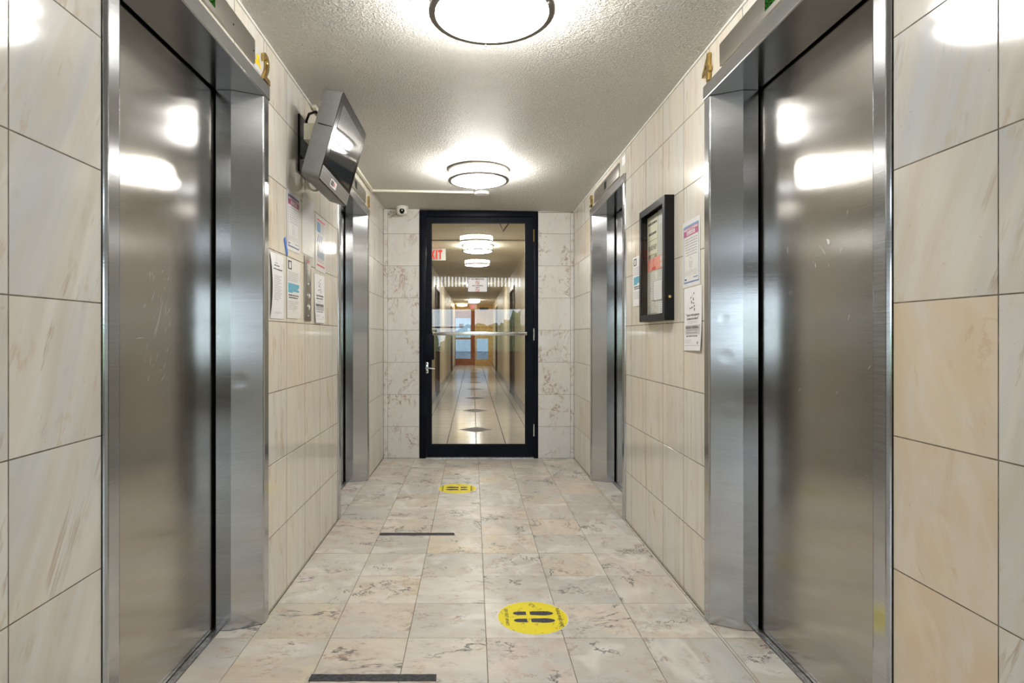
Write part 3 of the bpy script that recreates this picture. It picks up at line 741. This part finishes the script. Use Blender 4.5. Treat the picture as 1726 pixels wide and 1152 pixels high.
def network_notice(s, y0, y1, z0, z1, rot, label):
    sh = wall_sheet(s, y0, y1, z0, z1, rot, lambda u, v: 0.0006 + 0.007*(1-v)**3*(0.4+u if s > 0 else 1.2-u))
    root = thing('referral_notice', sh.pt(0.5, 0), label, 'notice')
    sh.paper('paper', M['paper'], root)
    m = MB()
    nodes = [(0.58, 0.90), (0.40, 0.835), (0.54, 0.80), (0.44, 0.755), (0.56, 0.745), (0.36, 0.67), (0.47, 0.68), (0.60, 0.70), (0.60, 0.635)]
    for i, (u, v) in enumerate(nodes): sh.rect(m, u-0.02, v-0.012, u+0.02, v+0.012+0.02*(i in (2, 3, 8)))
    for (i, j) in ((0, 1), (3, 4), (5, 6), (6, 7)):
        (a, b), (c, d) = nodes[i], nodes[j]; sh.poly(m, [(a, b-0.003), (c, d-0.003), (c, d+0.003), (a, b+0.003)])
    sh.text(m, '"A great rental experience', 0.12, 0.545, 0.88, 0.590); sh.text(m, 'is meant to be shared!"', 0.17, 0.487, 0.83, 0.530)
    sh.text(m, 'RESIDENT REFERRAL', 0.12, 0.345, 0.86, 0.385, 0.0012); sh.lines(m, 0.14, 0.215, 0.80, 0.24, 1, 0.6, 0, 51)
    m.build('heading_text', M['ink'], root)
    m = MB(); sh.rect(m, 0.07, 0.25, 0.93, 0.405); m.build('grey_panel', M['light_grey_ink'], root)
    m = MB(); sh.lines(m, 0.18, 0.42, 0.82, 0.47, 2, 0.25, 0.15, 52, True); sh.lines(m, 0.08, 0.11, 0.55, 0.175, 3, 0.22, 0.3, 53); sh.rect(m, 0.78, 0.10, 0.86, 0.14); sh.rect(m, 0.07, 0.075, 0.93, 0.08)
    for v in (0.315, 0.275): sh.rect(m, 0.16, v, 0.80, v+0.012, 0.0011)
    m.build('body_text', M['grey_ink'], root)
    return root
network_notice(-1, 3.275, 3.495, 1.257, 1.528, 0.5, 'white referral notice with network drawing beside the steel call panel')
network_notice(1, 2.562, 2.775, 1.118, 1.400, 0.8, 'white referral notice with network drawing hanging directly below a mask poster')

m = MB()
pts = [(2.747, 1.628), (2.766, 1.640), (2.806, 1.573), (2.796, 1.555), (2.783, 1.562)]
m.prism(pts, lambda p: (XL+0.0016, p[0], p[1]), lambda p: (XL+0.0030, p[0], p[1]))
tag(m.build('tape_strip', M['blue_tape'], None, origin=(XL, 2.78, 1.56)), 'short slanted strip of bright blue masking tape on the marble wall', 'tape')

# call panel
root = thing('call_panel', (XL, 3.136, 1.262), 'narrow steel elevator call panel with buttons among the paper notices', 'call panel')
MB().box((XL+0.0008, 3.078, 1.262), (XL+0.007, 3.194, 1.597)).build('cover_plate', M['plate'], root, bevel=0.0015)
for zz, r in ((1.392, 0.017), (1.332, 0.017)):
    b = MB().lathe([(0.0, 0.006), (r*0.72, 0.006), (r*0.8, 0.004), (r, 0.004), (r, 0.0)], (XL+0.007, 3.136, zz), 24, 'X').build('button', M['chrome'], root, smooth=True)
    MB().lathe([(0.0, 0.0015), (r*0.5, 0.0015), (r*0.55, 0.0)], (XL+0.013, 3.136, zz), 20, 'X').build('button_cap', M['paper'], b, smooth=True)
MB().lathe([(0.0, 0.010), (0.011, 0.010), (0.013, 0.003), (0.013, 0.0)], (XL+0.007, 3.132, 1.455), 20, 'X').build('key_switch', M['chrome'], root, smooth=True)
MB().box((XL+0.0165, 3.130, 1.446), (XL+0.0178, 3.134, 1.464)).build('key_slot', M['black_paint'], root)
for zz in (1.500, 1.288): MB().lathe([(0.0, 0.002), (0.004, 0.0015), (0.0045, 0.0)], (XL+0.007, 3.136, zz), 12, 'X').build('screw', M['chrome'], root, smooth=True)
s_ = Sheet((XL+0.0071, 3.136, 1.55), UL, UZ, 0.09, 0.06)
m = MB(); s_.lines(m, 0.1, 0.1, 0.9, 0.62, 4, 0.35, 0.3, 61); m.build('engraved_text', M['grey_paper'], root)
m = MB(); s_.lines(m, 0.15, 0.70, 0.85, 0.98, 2, 0.5, 0.2, 62); m.build('red_text', M['red'], root)

# inspection stickers beside the indicator panels
root = thing('warning_sticker', (XL, 2.41, 2.255), 'grey and yellow sticker between the brass 2 and the indicator panel', 'sticker')
MB().box((XL+0.0012, 2.369, 2.249), (XL+0.002, 2.448, 2.335)).build('backing', M['light_grey_ink'], root)
m = MB(); pts = [(2.395, 2.311), (2.429, 2.317), (2.421, 2.296), (2.436, 2.288), (2.446, 2.274), (2.444, 2.268), (2.412, 2.275), (2.378, 2.268), (2.374, 2.276), (2.398, 2.289)]
m.prism(pts, lambda p: (XL+0.0021, p[0], p[1]), lambda p: (XL+0.0027, p[0], p[1])); m.build('yellow_print', plain('yellow_vinyl', (0.85, 0.62, 0.0), 0.5), root)
tag(MB().box((XR-0.0012, 3.845, 2.292), (XR-0.0022, 3.935, 2.352)).build('paper_tag', M['paper'], None, origin=(XR, 3.89, 2.292)), 'small blank white tag above elevator three, at the end of its panel', 'tag')

# ------------------------------------------------------------------ notice cabinet on the right wall
xf = 0.933
cy0, cy1, cz0, cz1 = 2.92, 3.363, 1.26, 1.872
root = thing('notice_cabinet', (XR, (cy0+cy1)/2, cz0), 'black glazed notice cabinet with cream flyer and coral slip on the marble wall', 'cabinet')
t_ = 0.012
MB().box((XR-0.0005, cy0, cz0), (xf+0.006, cy0+t_, cz1)).box((XR-0.0005, cy1-t_, cz0), (xf+0.006, cy1, cz1)).box((XR-0.0005, cy0+t_, cz0), (xf+0.006, cy1-t_, cz0+t_)).box((XR-0.0005, cy0+t_, cz1-t_), (xf+0.006, cy1-t_, cz1)).box((XR-0.0005, cy0+t_, cz0+t_), (XR-0.005, cy1-t_, cz1-t_)).build('case', M['black_paint'], root)
fw = 0.036
dr = MB().box((xf, cy0, cz0), (xf+0.006, cy0+fw, cz1)).box((xf, cy1-fw, cz0), (xf+0.006, cy1, cz1)).box((xf, cy0+fw, cz0), (xf+0.006, cy1-fw, cz0+fw)).box((xf, cy0+fw, cz1-fw), (xf+0.006, cy1-fw, cz1)).build('cabinet_door', plain('grey_black_frame', (0.016,0.016,0.022), 0.35, spec=0.15), root, bevel=0.001, seg=1, sharp=10)
MB().box((xf+0.0025, cy0+fw, cz0+fw), (xf+0.0055, cy1-fw, cz1-fw)).build('glass_pane', M['case_glass'], dr)
MB().lathe([(0.0, -0.003), (0.007, -0.003), (0.008, 0.0)], (xf+0.025, cy0, cz0+0.115), 14, 'Y').build('cam_lock', M['brass'], root, smooth=True)
def inner(name, y0, y1, z0, z1, mat, lift, label=None):
    sh = wall_sheet(1, y0, y1, z0, z1, 0, None, lift, XR-0.005)
    return sh, sh.paper(name, mat, root)
ly0, ly1 = cy0+0.015, cy1-0.015
sh, p = inner('cream_flyer', 3.155, ly1-0.006, 1.58, 1.835, M['cream_paper'], 0.003)
m = MB(); sh.text(m, 'PLEASE HELP', 0.14, 0.27, 0.90, 0.37); sh.text(m, 'KEEP IT CLEAN', 0.10, 0.08, 0.92, 0.18); sh.lines(m, 0.10, 0.80, 0.94, 0.87, 1, 0.7, 0, 71); sh.lines(m, 0.16, 0.58, 0.86, 0.65, 1, 0.7, 0, 72); sh.rect(m, 0.05, 0.47, 0.95, 0.478); m.build('lettering', M['ink'], p)
sh, p = inner('newsprint_page', ly0, 3.153, 1.47, 1.84, M['grey_paper'], 0.002)
m = MB(); sh.rect(m, 0.45, 0.86, 0.86, 0.955); m.build('dark_block', M['ink'], p)
m = MB(); sh.lines(m, 0.08, 0.06, 0.9, 0.80, 30, 0.28, 0.3, 73); m.build('body_text', M['grey_ink'], p)
sh, p = inner('lower_page', 3.155, ly1-0.006, 1.285, 1.578, plain('pale_cream_paper', (0.70,0.71,0.64), 0.6), 0.0025)
m = MB(); sh.lines(m, 0.08, 0.08, 0.92, 0.90, 26, 0.24, 0.3, 74); sh.lines(m, 0.08, 0.03, 0.9, 0.08, 2, 0.7, 0.0, 75); m.build('body_text', M['grey_ink'], p)
sh, p = inner('document_page', ly0, 3.153, 1.285, 1.468, M['paper'], 0.002)
m = MB(); sh.lines(m, 0.1, 0.06, 0.9, 0.9, 14, 0.25, 0.4, 76); m.build('body_text', M['grey_ink'], p)
sh, p = inner('coral_slip', ly0+0.01, 3.335, 1.535, 1.603, M['pink'], 0.0045)
m = MB(); sh.ring(m, 0.30, 0.62, 0.035, 0.28, 0.3); sh.poly(m, [(0.20, 0.05), (0.40, 0.05), (0.37, 0.30), (0.23, 0.30)]); m.build('red_figure', M['red'], p)
m = MB(); sh.rect(m, 0.58, 0.55, 0.76, 0.92); sh.rect(m, 0.58, 0.12, 0.72, 0.42); m.build('pale_patch', M['grey_paper'], p)
sh, p = inner('bordered_page', 3.075, 3.235, 1.372, 1.478, M['paper'], 0.006)
m = MB(); sh.rect(m, 0, 0, 0.16, 1); sh.rect(m, 0.95, 0, 1, 1); sh.rect(m, 0, 0.95, 1, 1); sh.rect(m, 0, 0, 1, 0.03); m.build('grey_border', M['light_grey_ink'], p)
m = MB(); sh.lines(m, 0.24, 0.1, 0.85, 0.88, 8, 0.22, 0.3, 77); m.build('body_text', M['light_grey_ink'], p)

# ------------------------------------------------------------------ tilted monitor on the left wall
MY0, MY1 = 2.72, 3.312
T_, B_ = Vector((-0.588, 0, 2.297)), Vector((-0.7015, 0, 1.894))
mu = (T_ - B_).normalized(); mn = Vector((mu.z, 0, -mu.x)); H_ = (T_ - B_).length; W_ = MY1 - MY0
root = thing('wall_monitor', (XL, (MY0+MY1)/2, 1.95), 'grey framed monitor tilted down high on the marble wall under the ceiling', 'monitor')
def mp(y, u, d): return B_ + Vector((0, y, 0)) + mu*u - mn*d       # y along the wall, u up the face, d behind the face
def rrect(y0, y1, u0, u1, r, n=5):
    out = []
    for cx, cy, a0 in ((y1-r, u1-r, 0), (y0+r, u1-r, 90), (y0+r, u0+r, 180), (y1-r, u0+r, 270)):
        for k in range(n+1): a = R(a0 + 90*k/n); out.append((cx + r*math.cos(a), cy + r*math.sin(a)))
    return out
def mslab(rect, d0, d1, mat, name, r=0.004, bev=0.0, shrink=0.0, parent=root):
    P0 = rrect(*rect, r); y0, y1, u0, u1 = rect
    P1 = rrect(y0+shrink, y1-shrink, u0+shrink*0.7, u1-shrink, r)
    m = MB(); n = len(P0)
    m.add([mp(a, b, d0) for a, b in P0] + [mp(a, b, d1) for a, b in P1], [tuple(range(n)), tuple(range(2*n-1, n-1, -1))] + [(i, (i+1) % n, n+(i+1) % n, n+i) for i in range(n)])
    return m.build(name, mat, parent, bevel=bev)
mslab((MY0, MY1, 0, H_), 0.001, 0.086, M['monitor_grey'], 'case', 0.026, 0.0015, 0.004)
mslab((MY0-0.0008, MY0+0.004, H_*0.585, H_*0.585+0.003), 0.004, 0.070, M['black_paint'], 'case_seam', 0.0005)
bz = mslab((MY0+0.003, MY1-0.003, 0.003, H_-0.003), -0.0015, 0.001, M['gloss_black'], 'bezel', 0.020)
mslab((MY0+0.052, MY1-0.055, 0.088, H_-0.045), -0.0022, -0.0015, M['screen'], 'screen', 0.002, parent=bz)
mslab((MY0+0.006, MY1-0.006, 0.008, 0.072), -0.0022, -0.0015, M['grille'], 'speaker_grille', 0.006, parent=bz)
lg = mslab((MY0+0.185, MY0+0.300, 0.022, 0.056), -0.0032, -0.0022, M['paper'], 'badge', 0.006, parent=bz)
mslab((MY0+0.190, MY0+0.245, 0.027, 0.051), -0.0036, -0.0032, M['ink'], 'badge_print', 0.003, parent=bz)
mslab((MY0+0.250, MY0+0.270, 0.029, 0.049), -0.0036, -0.0032, M['red'], 'badge_dot', 0.008, parent=bz)
mb_ = MB()
yc = (MY0+MY1)/2
pA = mp(yc, H_*0.52, 0.087)
MB().box((XL+0.0006, 2.97, 2.00), (XL+0.010, 3.20, 2.285)).build('wall_plate_and_shadow', M['black_paint'], root)  # mounting plate enlarged in black to stand in for the monitor's shadow
MB().box((XL+0.008, yc-0.035, pA.z-0.045), (pA.x-0.001, yc+0.035, pA.z+0.045)).build('bracket_arm', M['monitor_grey'], root)
MB().box((-0.804, 2.85, 2.117), (-0.722, 2.93, 2.195)).build('power_brick', M['cream_plastic'], root, bevel=0.002)
MB().tube([(XL+0.03, 3.02, 2.18), (XL+0.03, 3.02, 2.27), (XL+0.04, 3.03, 2.305), (XL+0.07, 3.04, 2.32), (XL+0.10, 3.05, 2.30), (XL+0.14, 3.06, 2.25)], 0.007, 8).build('cable', M['black_paint'], root, smooth=True)
MB().tube([(-0.855, 3.08, 2.005), (-0.853, 3.085, 1.965), (-0.842, 3.095, 1.943), (-0.825, 3.112, 1.936), (-0.808, 3.13, 1.943)], 0.0065, 8).build('cable_loop', M['cream_plastic'], root, smooth=True)

# ------------------------------------------------------------------ small things on the ceiling
root = thing('security_camera', (-0.670, 5.685, 2.33), 'small white dome security camera on the ceiling beside the glass door', 'camera')
zc = ceil_z(-0.67)
MB().lathe([(0.0, -0.0005), (0.056, -0.0005), (0.057, -0.004), (0.057, -0.032), (0.053, -0.034), (0.053, -0.060), (0.046, -0.073), (0.030, -0.078), (0.0, -0.079)], (-0.670, 5.685, zc-0.002), 40).build('housing', M['white_paint'], root, smooth=True)
MB().lathe([(0.0, -0.026), (0.012, -0.0235), (0.021, -0.016), (0.025, -0.005), (0.025, 0.004), (0.0, 0.006)], (-0.667, 5.646, zc-0.054), 24, 'Y').build('eye_ball', M['gloss_black'], root, smooth=True)
MB().lathe([(0.0, -0.003), (0.006, -0.002), (0.007, 0.0)], (-0.664, 5.622, zc-0.052), 12, 'Y').build('lens', M['grey_paper'], root, smooth=True)
root = thing('smoke_detector', (0.075, 5.07, 2.36), 'flat white smoke detector on the ceiling at the end of the cream raceway', 'detector')
zc = ceil_z(0.075)
MB().lathe([(0.0, -0.0005), (0.066, -0.0005), (0.067, -0.012), (0.060, -0.022), (0.0, -0.026)], (0.075, 5.07, zc-0.002), 32).build('housing', M['white_paint'], root, smooth=True)
MB().lathe([(0.0, -0.003), (0.004, -0.0025), (0.005, 0.0)], (0.10, 5.05, zc-0.025), 10).build('status_light', M['red'], root)
z1 = ceil_z(XL); za = ceil_z(-0.4)
root = thing('cable_raceway', (XL, 5.06, 2.40), 'cream cable raceway along the wall top turning across the ceiling', 'raceway')
MB().box((XL+0.008, 3.20, z1-0.021), (XL+0.030, 5.045, z1-0.002)).build('wall_run', M['cream_plastic'], root, bevel=0.002)
cr = MB(); xa, xb = XL+0.008, 0.005
cr.add([(xa, 5.046, ceil_z(xa)-0.018), (xb, 5.046, ceil_z(xb)-0.018), (xb, 5.074, ceil_z(xb)-0.018), (xa, 5.074, ceil_z(xa)-0.018), (xa, 5.046, ceil_z(xa)-0.001), (xb, 5.046, ceil_z(xb)-0.001), (xb, 5.074, ceil_z(xb)-0.001), (xa, 5.074, ceil_z(xa)-0.001)],
       [(0,1,2,3),(4,5,6,7),(0,1,5,4),(1,2,6,5),(2,3,7,6),(3,0,4,7)])
cr.build('ceiling_run', M['cream_plastic'], root)

# ------------------------------------------------------------------ floor markers
def floor_marker(x, y, up, label):
    U = (0, -1, 0) if up > 0 else (0, 1, 0); V = (up, 0, 0)
    sh = Sheet((x, y, 0.0008), U, V, 0.30, 0.30)
    root = thing('floor_marker', (x, y, 0.0008), label, 'floor marker', 'round yellow floor markers')
    MB().lathe([(0.0, 0.0), (0.1495, 0.0), (0.1495, 0.0006), (0.0, 0.0006)], (x, y, 0.0006), 64).build('rim', M['paper'], root)
    MB().lathe([(0.0, 0.0008), (0.146, 0.0008), (0.146, 0.0013), (0.0, 0.0013)], (x, y, 0.0004), 64).build('disc', M['sticker'], root)
    for cx in (0.385, 0.60):
        m = MB(); top = [(cx + 0.066*math.cos(R(a)), 0.645 + 0.155*math.sin(R(a))) for a in range(0, 181, 15)]
        sh.poly(m, [(cx-0.054, 0.47)] + [(cx+0.050, 0.47)] + top, 0.0012); m.build('shoe_sole', M['shoe'], root)
        m = MB(); bot = [(cx + 0.052*math.cos(R(a)), 0.305 + 0.075*math.sin(R(a))) for a in range(180, 361, 20)]
        sh.poly(m, [(cx+0.054, 0.415), (cx-0.054, 0.415)] + bot, 0.0012); m.build('shoe_heel', M['shoe'], root)
    m = MB(); sh.text(m, 'PLEASE WAIT HERE', 0.22, 0.855, 0.78, 0.90, 0.0012); sh.text(m, 'SIX FEET APART', 0.25, 0.115, 0.75, 0.16, 0.0012)
    m.build('lettering', M['ink'], root)
floor_marker(0.2515, 2.517, 1, 'large worn cracked yellow round floor marker between elevators two and four')
floor_marker(-0.1205, 4.65, -1, 'yellow round floor marker between elevators one and three, near the glass door')
def strip(x0, x1, y0, y1, skew, label):
    m = MB(); rg = random.Random(int(y0*100)); n = 14
    A = [(x0 + (x1-x0)*i/n + rg.uniform(-0.002, 0.002), y0 + rg.uniform(-0.0015, 0.0015)) for i in range(n+1)]
    B = [(x0 + (x1-x0)*i/n - 0.004*(i == n) + rg.uniform(-0.002, 0.002), y1 + skew*0 + rg.uniform(-0.0012, 0.0012)) for i in range(n+1)][::-1]
    m.prism(A + B, lambda p: (p[0], p[1], 0.0006), lambda p: (p[0], p[1], 0.0016))
    tag(m.build('floor_tape', M['rubber'], None, origin=((x0+x1)/2, (y0+y1)/2, 0.0005)), label, 'tape', 'worn floor tape strips')
strip(-0.563, -0.123, 2.050, 2.092, 0, 'wide worn black tape strip on the floor between elevators two and four')
strip(-0.553, -0.108, 3.556, 3.600, 0, 'thin worn black tape strip on the floor between the two yellow markers')

# ------------------------------------------------------------------ hallway beyond the glass door
YH = YB + 0.14
hf = struct('floor.001', MB().box((HALL_L-0.1, YH, -0.08), (HALL_R+0.1, HALL_END, -0.0025)), M['hall_grout'], 'pale glossy tiled hallway floor with grey diamonds', 'floor')
HT = 0.3225
for (xa, xb) in cuts(HALL_L+0.012, HALL_R-0.012, 0.037, HT):
    for (ya, yb) in cuts(YH+0.002, 15.3, 7.6, HT):
        slab(hf, 'floor_tile', ((xa+xb)/2, (ya+yb)/2, 0), xb-xa-0.010, yb-ya-0.007, 0.0035, M['hall_tile'], '+Z')
    far = MB()
    for (ya, yb) in cuts(15.30, HALL_END, 7.6, HT): far.box((xa+0.006, ya+0.004, -0.0025), (xb-0.006, yb-0.004, 0.0))
    tag(far.build('far_tiles', M['hall_tile'], hf), kind='stuff')
for k in range(8):
    y = 7.60 + k*1.95
    MB().add([(0.037-0.215, y, 0.0006), (0.037, y-0.225, 0.0006), (0.037+0.215, y, 0.0006), (0.037, y+0.225, 0.0006)], [(0,1,2,3)]).build('inset_tile', M['inset'], hf)
HD = [(11.50, 12.72), (19.50, 20.70)]
def hall_wall(s, x, name, label):
    mb = MB(); xs = sorted((x, x + s*0.12))
    ys = [YH] + [v for d in HD for v in d] + [HALL_END]
    for a, b in zip(ys[::2], ys[1::2]): mb.box((xs[0], a, -0.02), (xs[1], b, HALL_Z+0.05))
    for a, b in HD: mb.box((xs[0], a, 2.17), (xs[1], b, HALL_Z+0.05))
    w = struct(name, mb, M['hall_wall'], label, 'wall')
    for i, (a, b) in enumerate(zip(ys[::2], ys[1::2])):
        MB().box((x-s*0.012, a+0.001, 0.0), (x-s*0.0005, b-0.001, 0.115)).build('base_tile', M['base_tile'], w)
    return w
hall_wall(-1, HALL_L, 'wall_left', 'tan hallway wall left beyond the glass door')
hall_wall(1, HALL_R, 'wall_right', 'tan hallway wall right beyond the glass door')
nd = 2
for s, x in ((-1, HALL_L), (1, HALL_R)):
    for j, (a, b) in enumerate(HD):
        lab = '%s dark brown apartment door on the %s side of the hallway' % ('nearer' if j == 0 else 'farther', 'left' if s < 0 else 'right')
        d = struct('door_%d' % nd, MB().box((x+s*0.03, a+0.07, 0.006), (x+s*0.07, b-0.07, 2.10)), M['dark_wood'], lab, 'door', origin=(x+s*0.03, (a+b)/2, 0)); nd += 1
        MB().box((x-s*0.022, a+0.001, 0), (x+s*0.10, a+0.068, 2.168)).box((x-s*0.022, b-0.068, 0), (x+s*0.10, b-0.001, 2.168)).box((x-s*0.022, a+0.068, 2.104), (x+s*0.10, b-0.068, 2.168)).build('door_frame', M['dark_wood'], d)
        MB().lathe([(0.0, 0.0), (0.026, 0.0), (0.026, 0.01), (0.012, 0.016), (0.012, 0.035), (0.027, 0.045), (0.027, 0.06), (0.0, 0.066)], (x+s*0.03-s*0.066 if s > 0 else x-0.03, a+0.16, 1.0), 16, 'X').build('door_knob', M['brass'], d, smooth=True)
struct('ceiling.001', MB().box((HALL_L-0.1, YH, HALL_Z), (HALL_R+0.1, HALL_END+0.2, HALL_Z+0.1)), M['hall_ceiling'], 'beige hallway ceiling with a row of round lamps', 'ceiling')
struct('trim_4', MB().box((HALL_L, 7.93, HALL_Z-0.012), (HALL_R, 7.975, HALL_Z+0.001)), M['base_tile'], 'dark joint strip across the hallway ceiling', 'trim')
struct('trim_5', MB().box((HALL_L+0.0005, YH+0.001, HALL_Z-0.022), (HALL_L+0.012, HALL_END, HALL_Z-0.0005)), M['base_tile'], 'dark moulding where the left hallway wall meets the ceiling', 'trim')
lamp(0.07, 8.42, HALL_Z-0.001, 'nearest round lamp on the hallway ceiling seen through the door glass', (M['hall_lamp'], M['hall_lamp']), 'hallway lamps')
lamp(0.06, 14.5, HALL_Z-0.001, 'middle round lamp on the hallway ceiling beside the no smoking sign', (M['hall_lamp'], M['hall_lamp']), 'hallway lamps')
lamp(0.045, 20.9, HALL_Z-0.001, 'farthest round lamp on the hallway ceiling in front of the oak end', (M['hall_lamp'], M['hall_lamp']), 'hallway lamps')
lamp(-0.42, 23.3, HALL_Z-0.001, 'warm yellow lamp at the far hallway end above the wooden door', (M['warm_lamp'], M['warm_lamp']), 'hallway lamps')

def exit_sign(xr, y, z0, w, h, label):
    root = thing('exit_sign', (xr-w/2, y, z0), label, 'sign', 'exit signs')
    MB().box((xr-w, y, z0), (xr, y+0.045, z0+h)).build('housing', M['exit_white'], root, bevel=0.006)
    MB().lathe([(0.0, 0.0), (0.03, 0.0), (0.03, HALL_Z-z0-h-0.0005), (0.0, HALL_Z-z0-h-0.0005)], (xr-w/2, y+0.022, z0+h), 16).build('canopy', M['exit_white'], root)
    sh = Sheet((xr-w/2, y-0.0012, z0+h/2), (1, 0, 0), (0, 0, 1), w, h)
    m = MB(); 
    for ch, a, b in (('E', 0.10, 0.27), ('X', 0.31, 0.49), ('I', 0.55, 0.61), ('T', 0.66, 0.84)): sh.text(m, ch, a, 0.14, b, 0.88, 0.0008, 0.045)
    m.build('lettering', M['exit_red'], root)
exit_sign(-0.395, 8.70, 2.285, 0.312, 0.172, 'red lettered exit sign partly hidden behind the black door frame')
exit_sign(0.145, 22.0, 2.195, 0.25, 0.18, 'tiny red exit sign below the farthest hallway lamp')

# far end of the hallway: glazed wooden entrance
FE = HALL_END
we = MB().box((HALL_L-0.1, FE, 2.22), (HALL_R+0.1, FE+0.1, HALL_Z+0.1)).box((0.70, FE, -0.02), (HALL_R+0.1, FE+0.1, 2.22)).box((0.10, FE+0.001, 1.10), (0.70, FE+0.05, 2.22)).box((0.10, FE, -0.02), (0.16, FE+0.1, 2.22)).box((0.16, FE, -0.02), (0.70, FE+0.1, 0.25)).box((0.62, FE, 0.25), (0.70, FE+0.1, 1.10))
w_end = struct('wall_end', we, M['oak'], 'yellow oak end wall of the hallway with a low window', 'wall')
MB().box((0.16, FE+0.04, 0.25), (0.62, FE+0.05, 1.10)).build('window_pane', M['tint_pane'], w_end)
dl = MB().box((HALL_L, FE, 0.0), (-0.70, FE+0.05, 2.22)).box((-0.09, FE, 0.0), (0.099, FE+0.05, 2.22)).box((-0.70, FE, 0.0), (-0.09, FE+0.05, 0.28)).box((-0.70, FE, 1.06), (-0.09, FE+0.05, 1.14)).box((-0.70, FE, 1.93), (-0.09, FE+0.05, 2.22))
d = struct('door_%d' % nd, dl, M['red_wood'], 'red-brown wooden entrance door with bright glass at the hallway end', 'door', origin=(-0.3, FE, 0))
for z0, z1 in ((0.28, 1.06), (1.14, 1.93)): MB().box((-0.70, FE+0.02, z0), (-0.09, FE+0.028, z1)).build('glass_pane', M['tint_pane'], d)
MB().box((-0.56, FE+0.016, 1.55), (-0.38, FE+0.0195, 1.70)).build('door_plaque', M['dark_wood'], d)
root = thing('air_vent', (0.46, FE-0.01, 2.25), 'dark slotted air vent high on the oak end wall', 'vent')
MB().box((0.27, FE-0.012, 2.25), (0.62, FE-0.0005, 2.36)).build('frame', M['black_paint'], root)
for k in range(4): MB().box((0.28, FE-0.018, 2.262+k*0.024), (0.61, FE-0.012, 2.270+k*0.024)).build('slat', M['nickel'], root)

# ------------------------------------------------------------------ entrance lobby behind the camera (seen in the reflections)
LB, LZ = -5.2, 3.05
struct('floor.002', MB().box((-3.2, LB-0.1, -0.08), (3.2, Y0, -0.001)), M['lobby_floor'], 'stone floor of the entrance lobby', 'floor')
struct('ceiling.002', MB().box((-3.2, LB-0.1, LZ), (3.2, Y0+0.1, LZ+0.1)), M['hall_ceiling'], 'ceiling of the entrance lobby', 'ceiling')
struct('wall_left', MB().box((-3.3, LB-0.1, -0.02), (-3.2, Y0+0.1, LZ)), M['lobby_wall'], 'left wall of the entrance lobby', 'wall')
struct('wall_right', MB().box((3.2, LB-0.1, -0.02), (3.3, Y0+0.1, LZ)), M['lobby_wall'], 'right wall of the entrance lobby', 'wall')
struct('wall_front', MB().box((-3.2, Y0, -0.02), (-1.34, Y0+0.1, LZ)).box((1.34, Y0, -0.02), (3.2, Y0+0.1, LZ)).box((-1.34, Y0, 2.61), (1.34, Y0+0.1, LZ)), M['lobby_wall'], 'lobby wall around the elevator hall opening', 'wall')
struct('wall_rear', MB().box((-3.2, LB-0.1, -0.02), (3.2, LB, 0.71)).box((-3.2, LB-0.1, 2.90), (3.2, LB, LZ)).box((-3.2, LB-0.1, 2.00), (3.2, LB, 2.58)), M['lobby_wall'], 'low sill wall under the lobby windows', 'wall')
for i in range(4):
    xa = -3.2 + i*1.6
    fr = MB()
    for a, b in (((xa, 0.71), (xa+0.05, 2.00)), ((xa+1.55, 0.71), (xa+1.6, 2.00)), ((xa+0.05, 0.71), (xa+1.55, 0.76)), ((xa+0.05, 1.95), (xa+1.55, 2.00)), ((xa+0.05, 1.42), (xa+1.55, 1.46))):
        fr.box((a[0], LB-0.07, a[1]), (b[0], LB-0.02, b[1]))
    w = struct('window_%d' % (i+1), fr, M['black_paint'], 'lobby window bay %s from the left' % ('first', 'second', 'third', 'fourth')[i], 'window')
    MB().box((xa+0.05, LB-0.05, 0.76), (xa+1.55, LB-0.044, 1.95)).build('window_pane', M['pane'], w)
    for k in range(16):
        MB().box((xa+0.05+k*0.1, LB-0.06, 2.58), (xa+0.095+k*0.1, LB-0.03, 2.90)).build('slat', M['white_paint'], w)
for x_ in (-0.95, 1.05):  # guessed lamps, out of view, added to fill the lower near walls
    lamp(x_, -2.0, LZ-0.001, 'added unseen round lamp on the high lobby ceiling, %s of the pair' % ('first' if x_ < 0 else 'second'), (M['lamp_glass'], M['lamp_band']), 'added lobby lamps')
struct('ground', MB().box((-40, -40, -0.35), (40, 60, -0.30)), M['ground'], 'paved ground outside the building', 'ground')
for i, (x, y, r, h) in enumerate(((-2.6, -11.0, 1.3, 2.2), (2.4, -10.5, 1.5, 2.6), (0.4, -14.0, 1.8, 2.0))):
    rg = random.Random(i); bm = bmesh.new(); bmesh.ops.create_icosphere(bm, subdivisions=4, radius=1.0)
    for v in bm.verts:
        k = 1 + 0.12*math.sin(9*v.co.x+i)*math.sin(8*v.co.y)*math.cos(7*v.co.z) + rg.uniform(-0.06, 0.06); v.co = Vector((v.co.x*r*k, v.co.y*r*k, (v.co.z+0.9)*h*0.5*k))
    me = bpy.data.meshes.new('shrub'); bm.to_mesh(me); bm.free(); me.materials.append(M['leaf'])
    o = bpy.data.objects.new('shrub', me); col.objects.link(o); o.location = (x, y, -0.30)
    tag(o, ('tall narrow green shrub outside the lobby window', 'tallest green shrub outside the lobby window', 'low green shrub farther out on the paving')[i], 'shrub', 'shrubs outside')

# printed copy too fine to pick apart letter by letter
for o in list(bpy.data.objects):
    if o.type == 'MESH' and o.parent and o.name.split('.')[0] in ('body_text', 'lettering', 'heading_text', 'header_text', 'header_word', 'engraved_text', 'red_text', 'letterhead_mark', 'blue_print', 'footer_mark', 'mask_drawing', 'prohibition_symbol', 'pale_patch', 'red_figure'):
        o['kind'] = 'stuff'
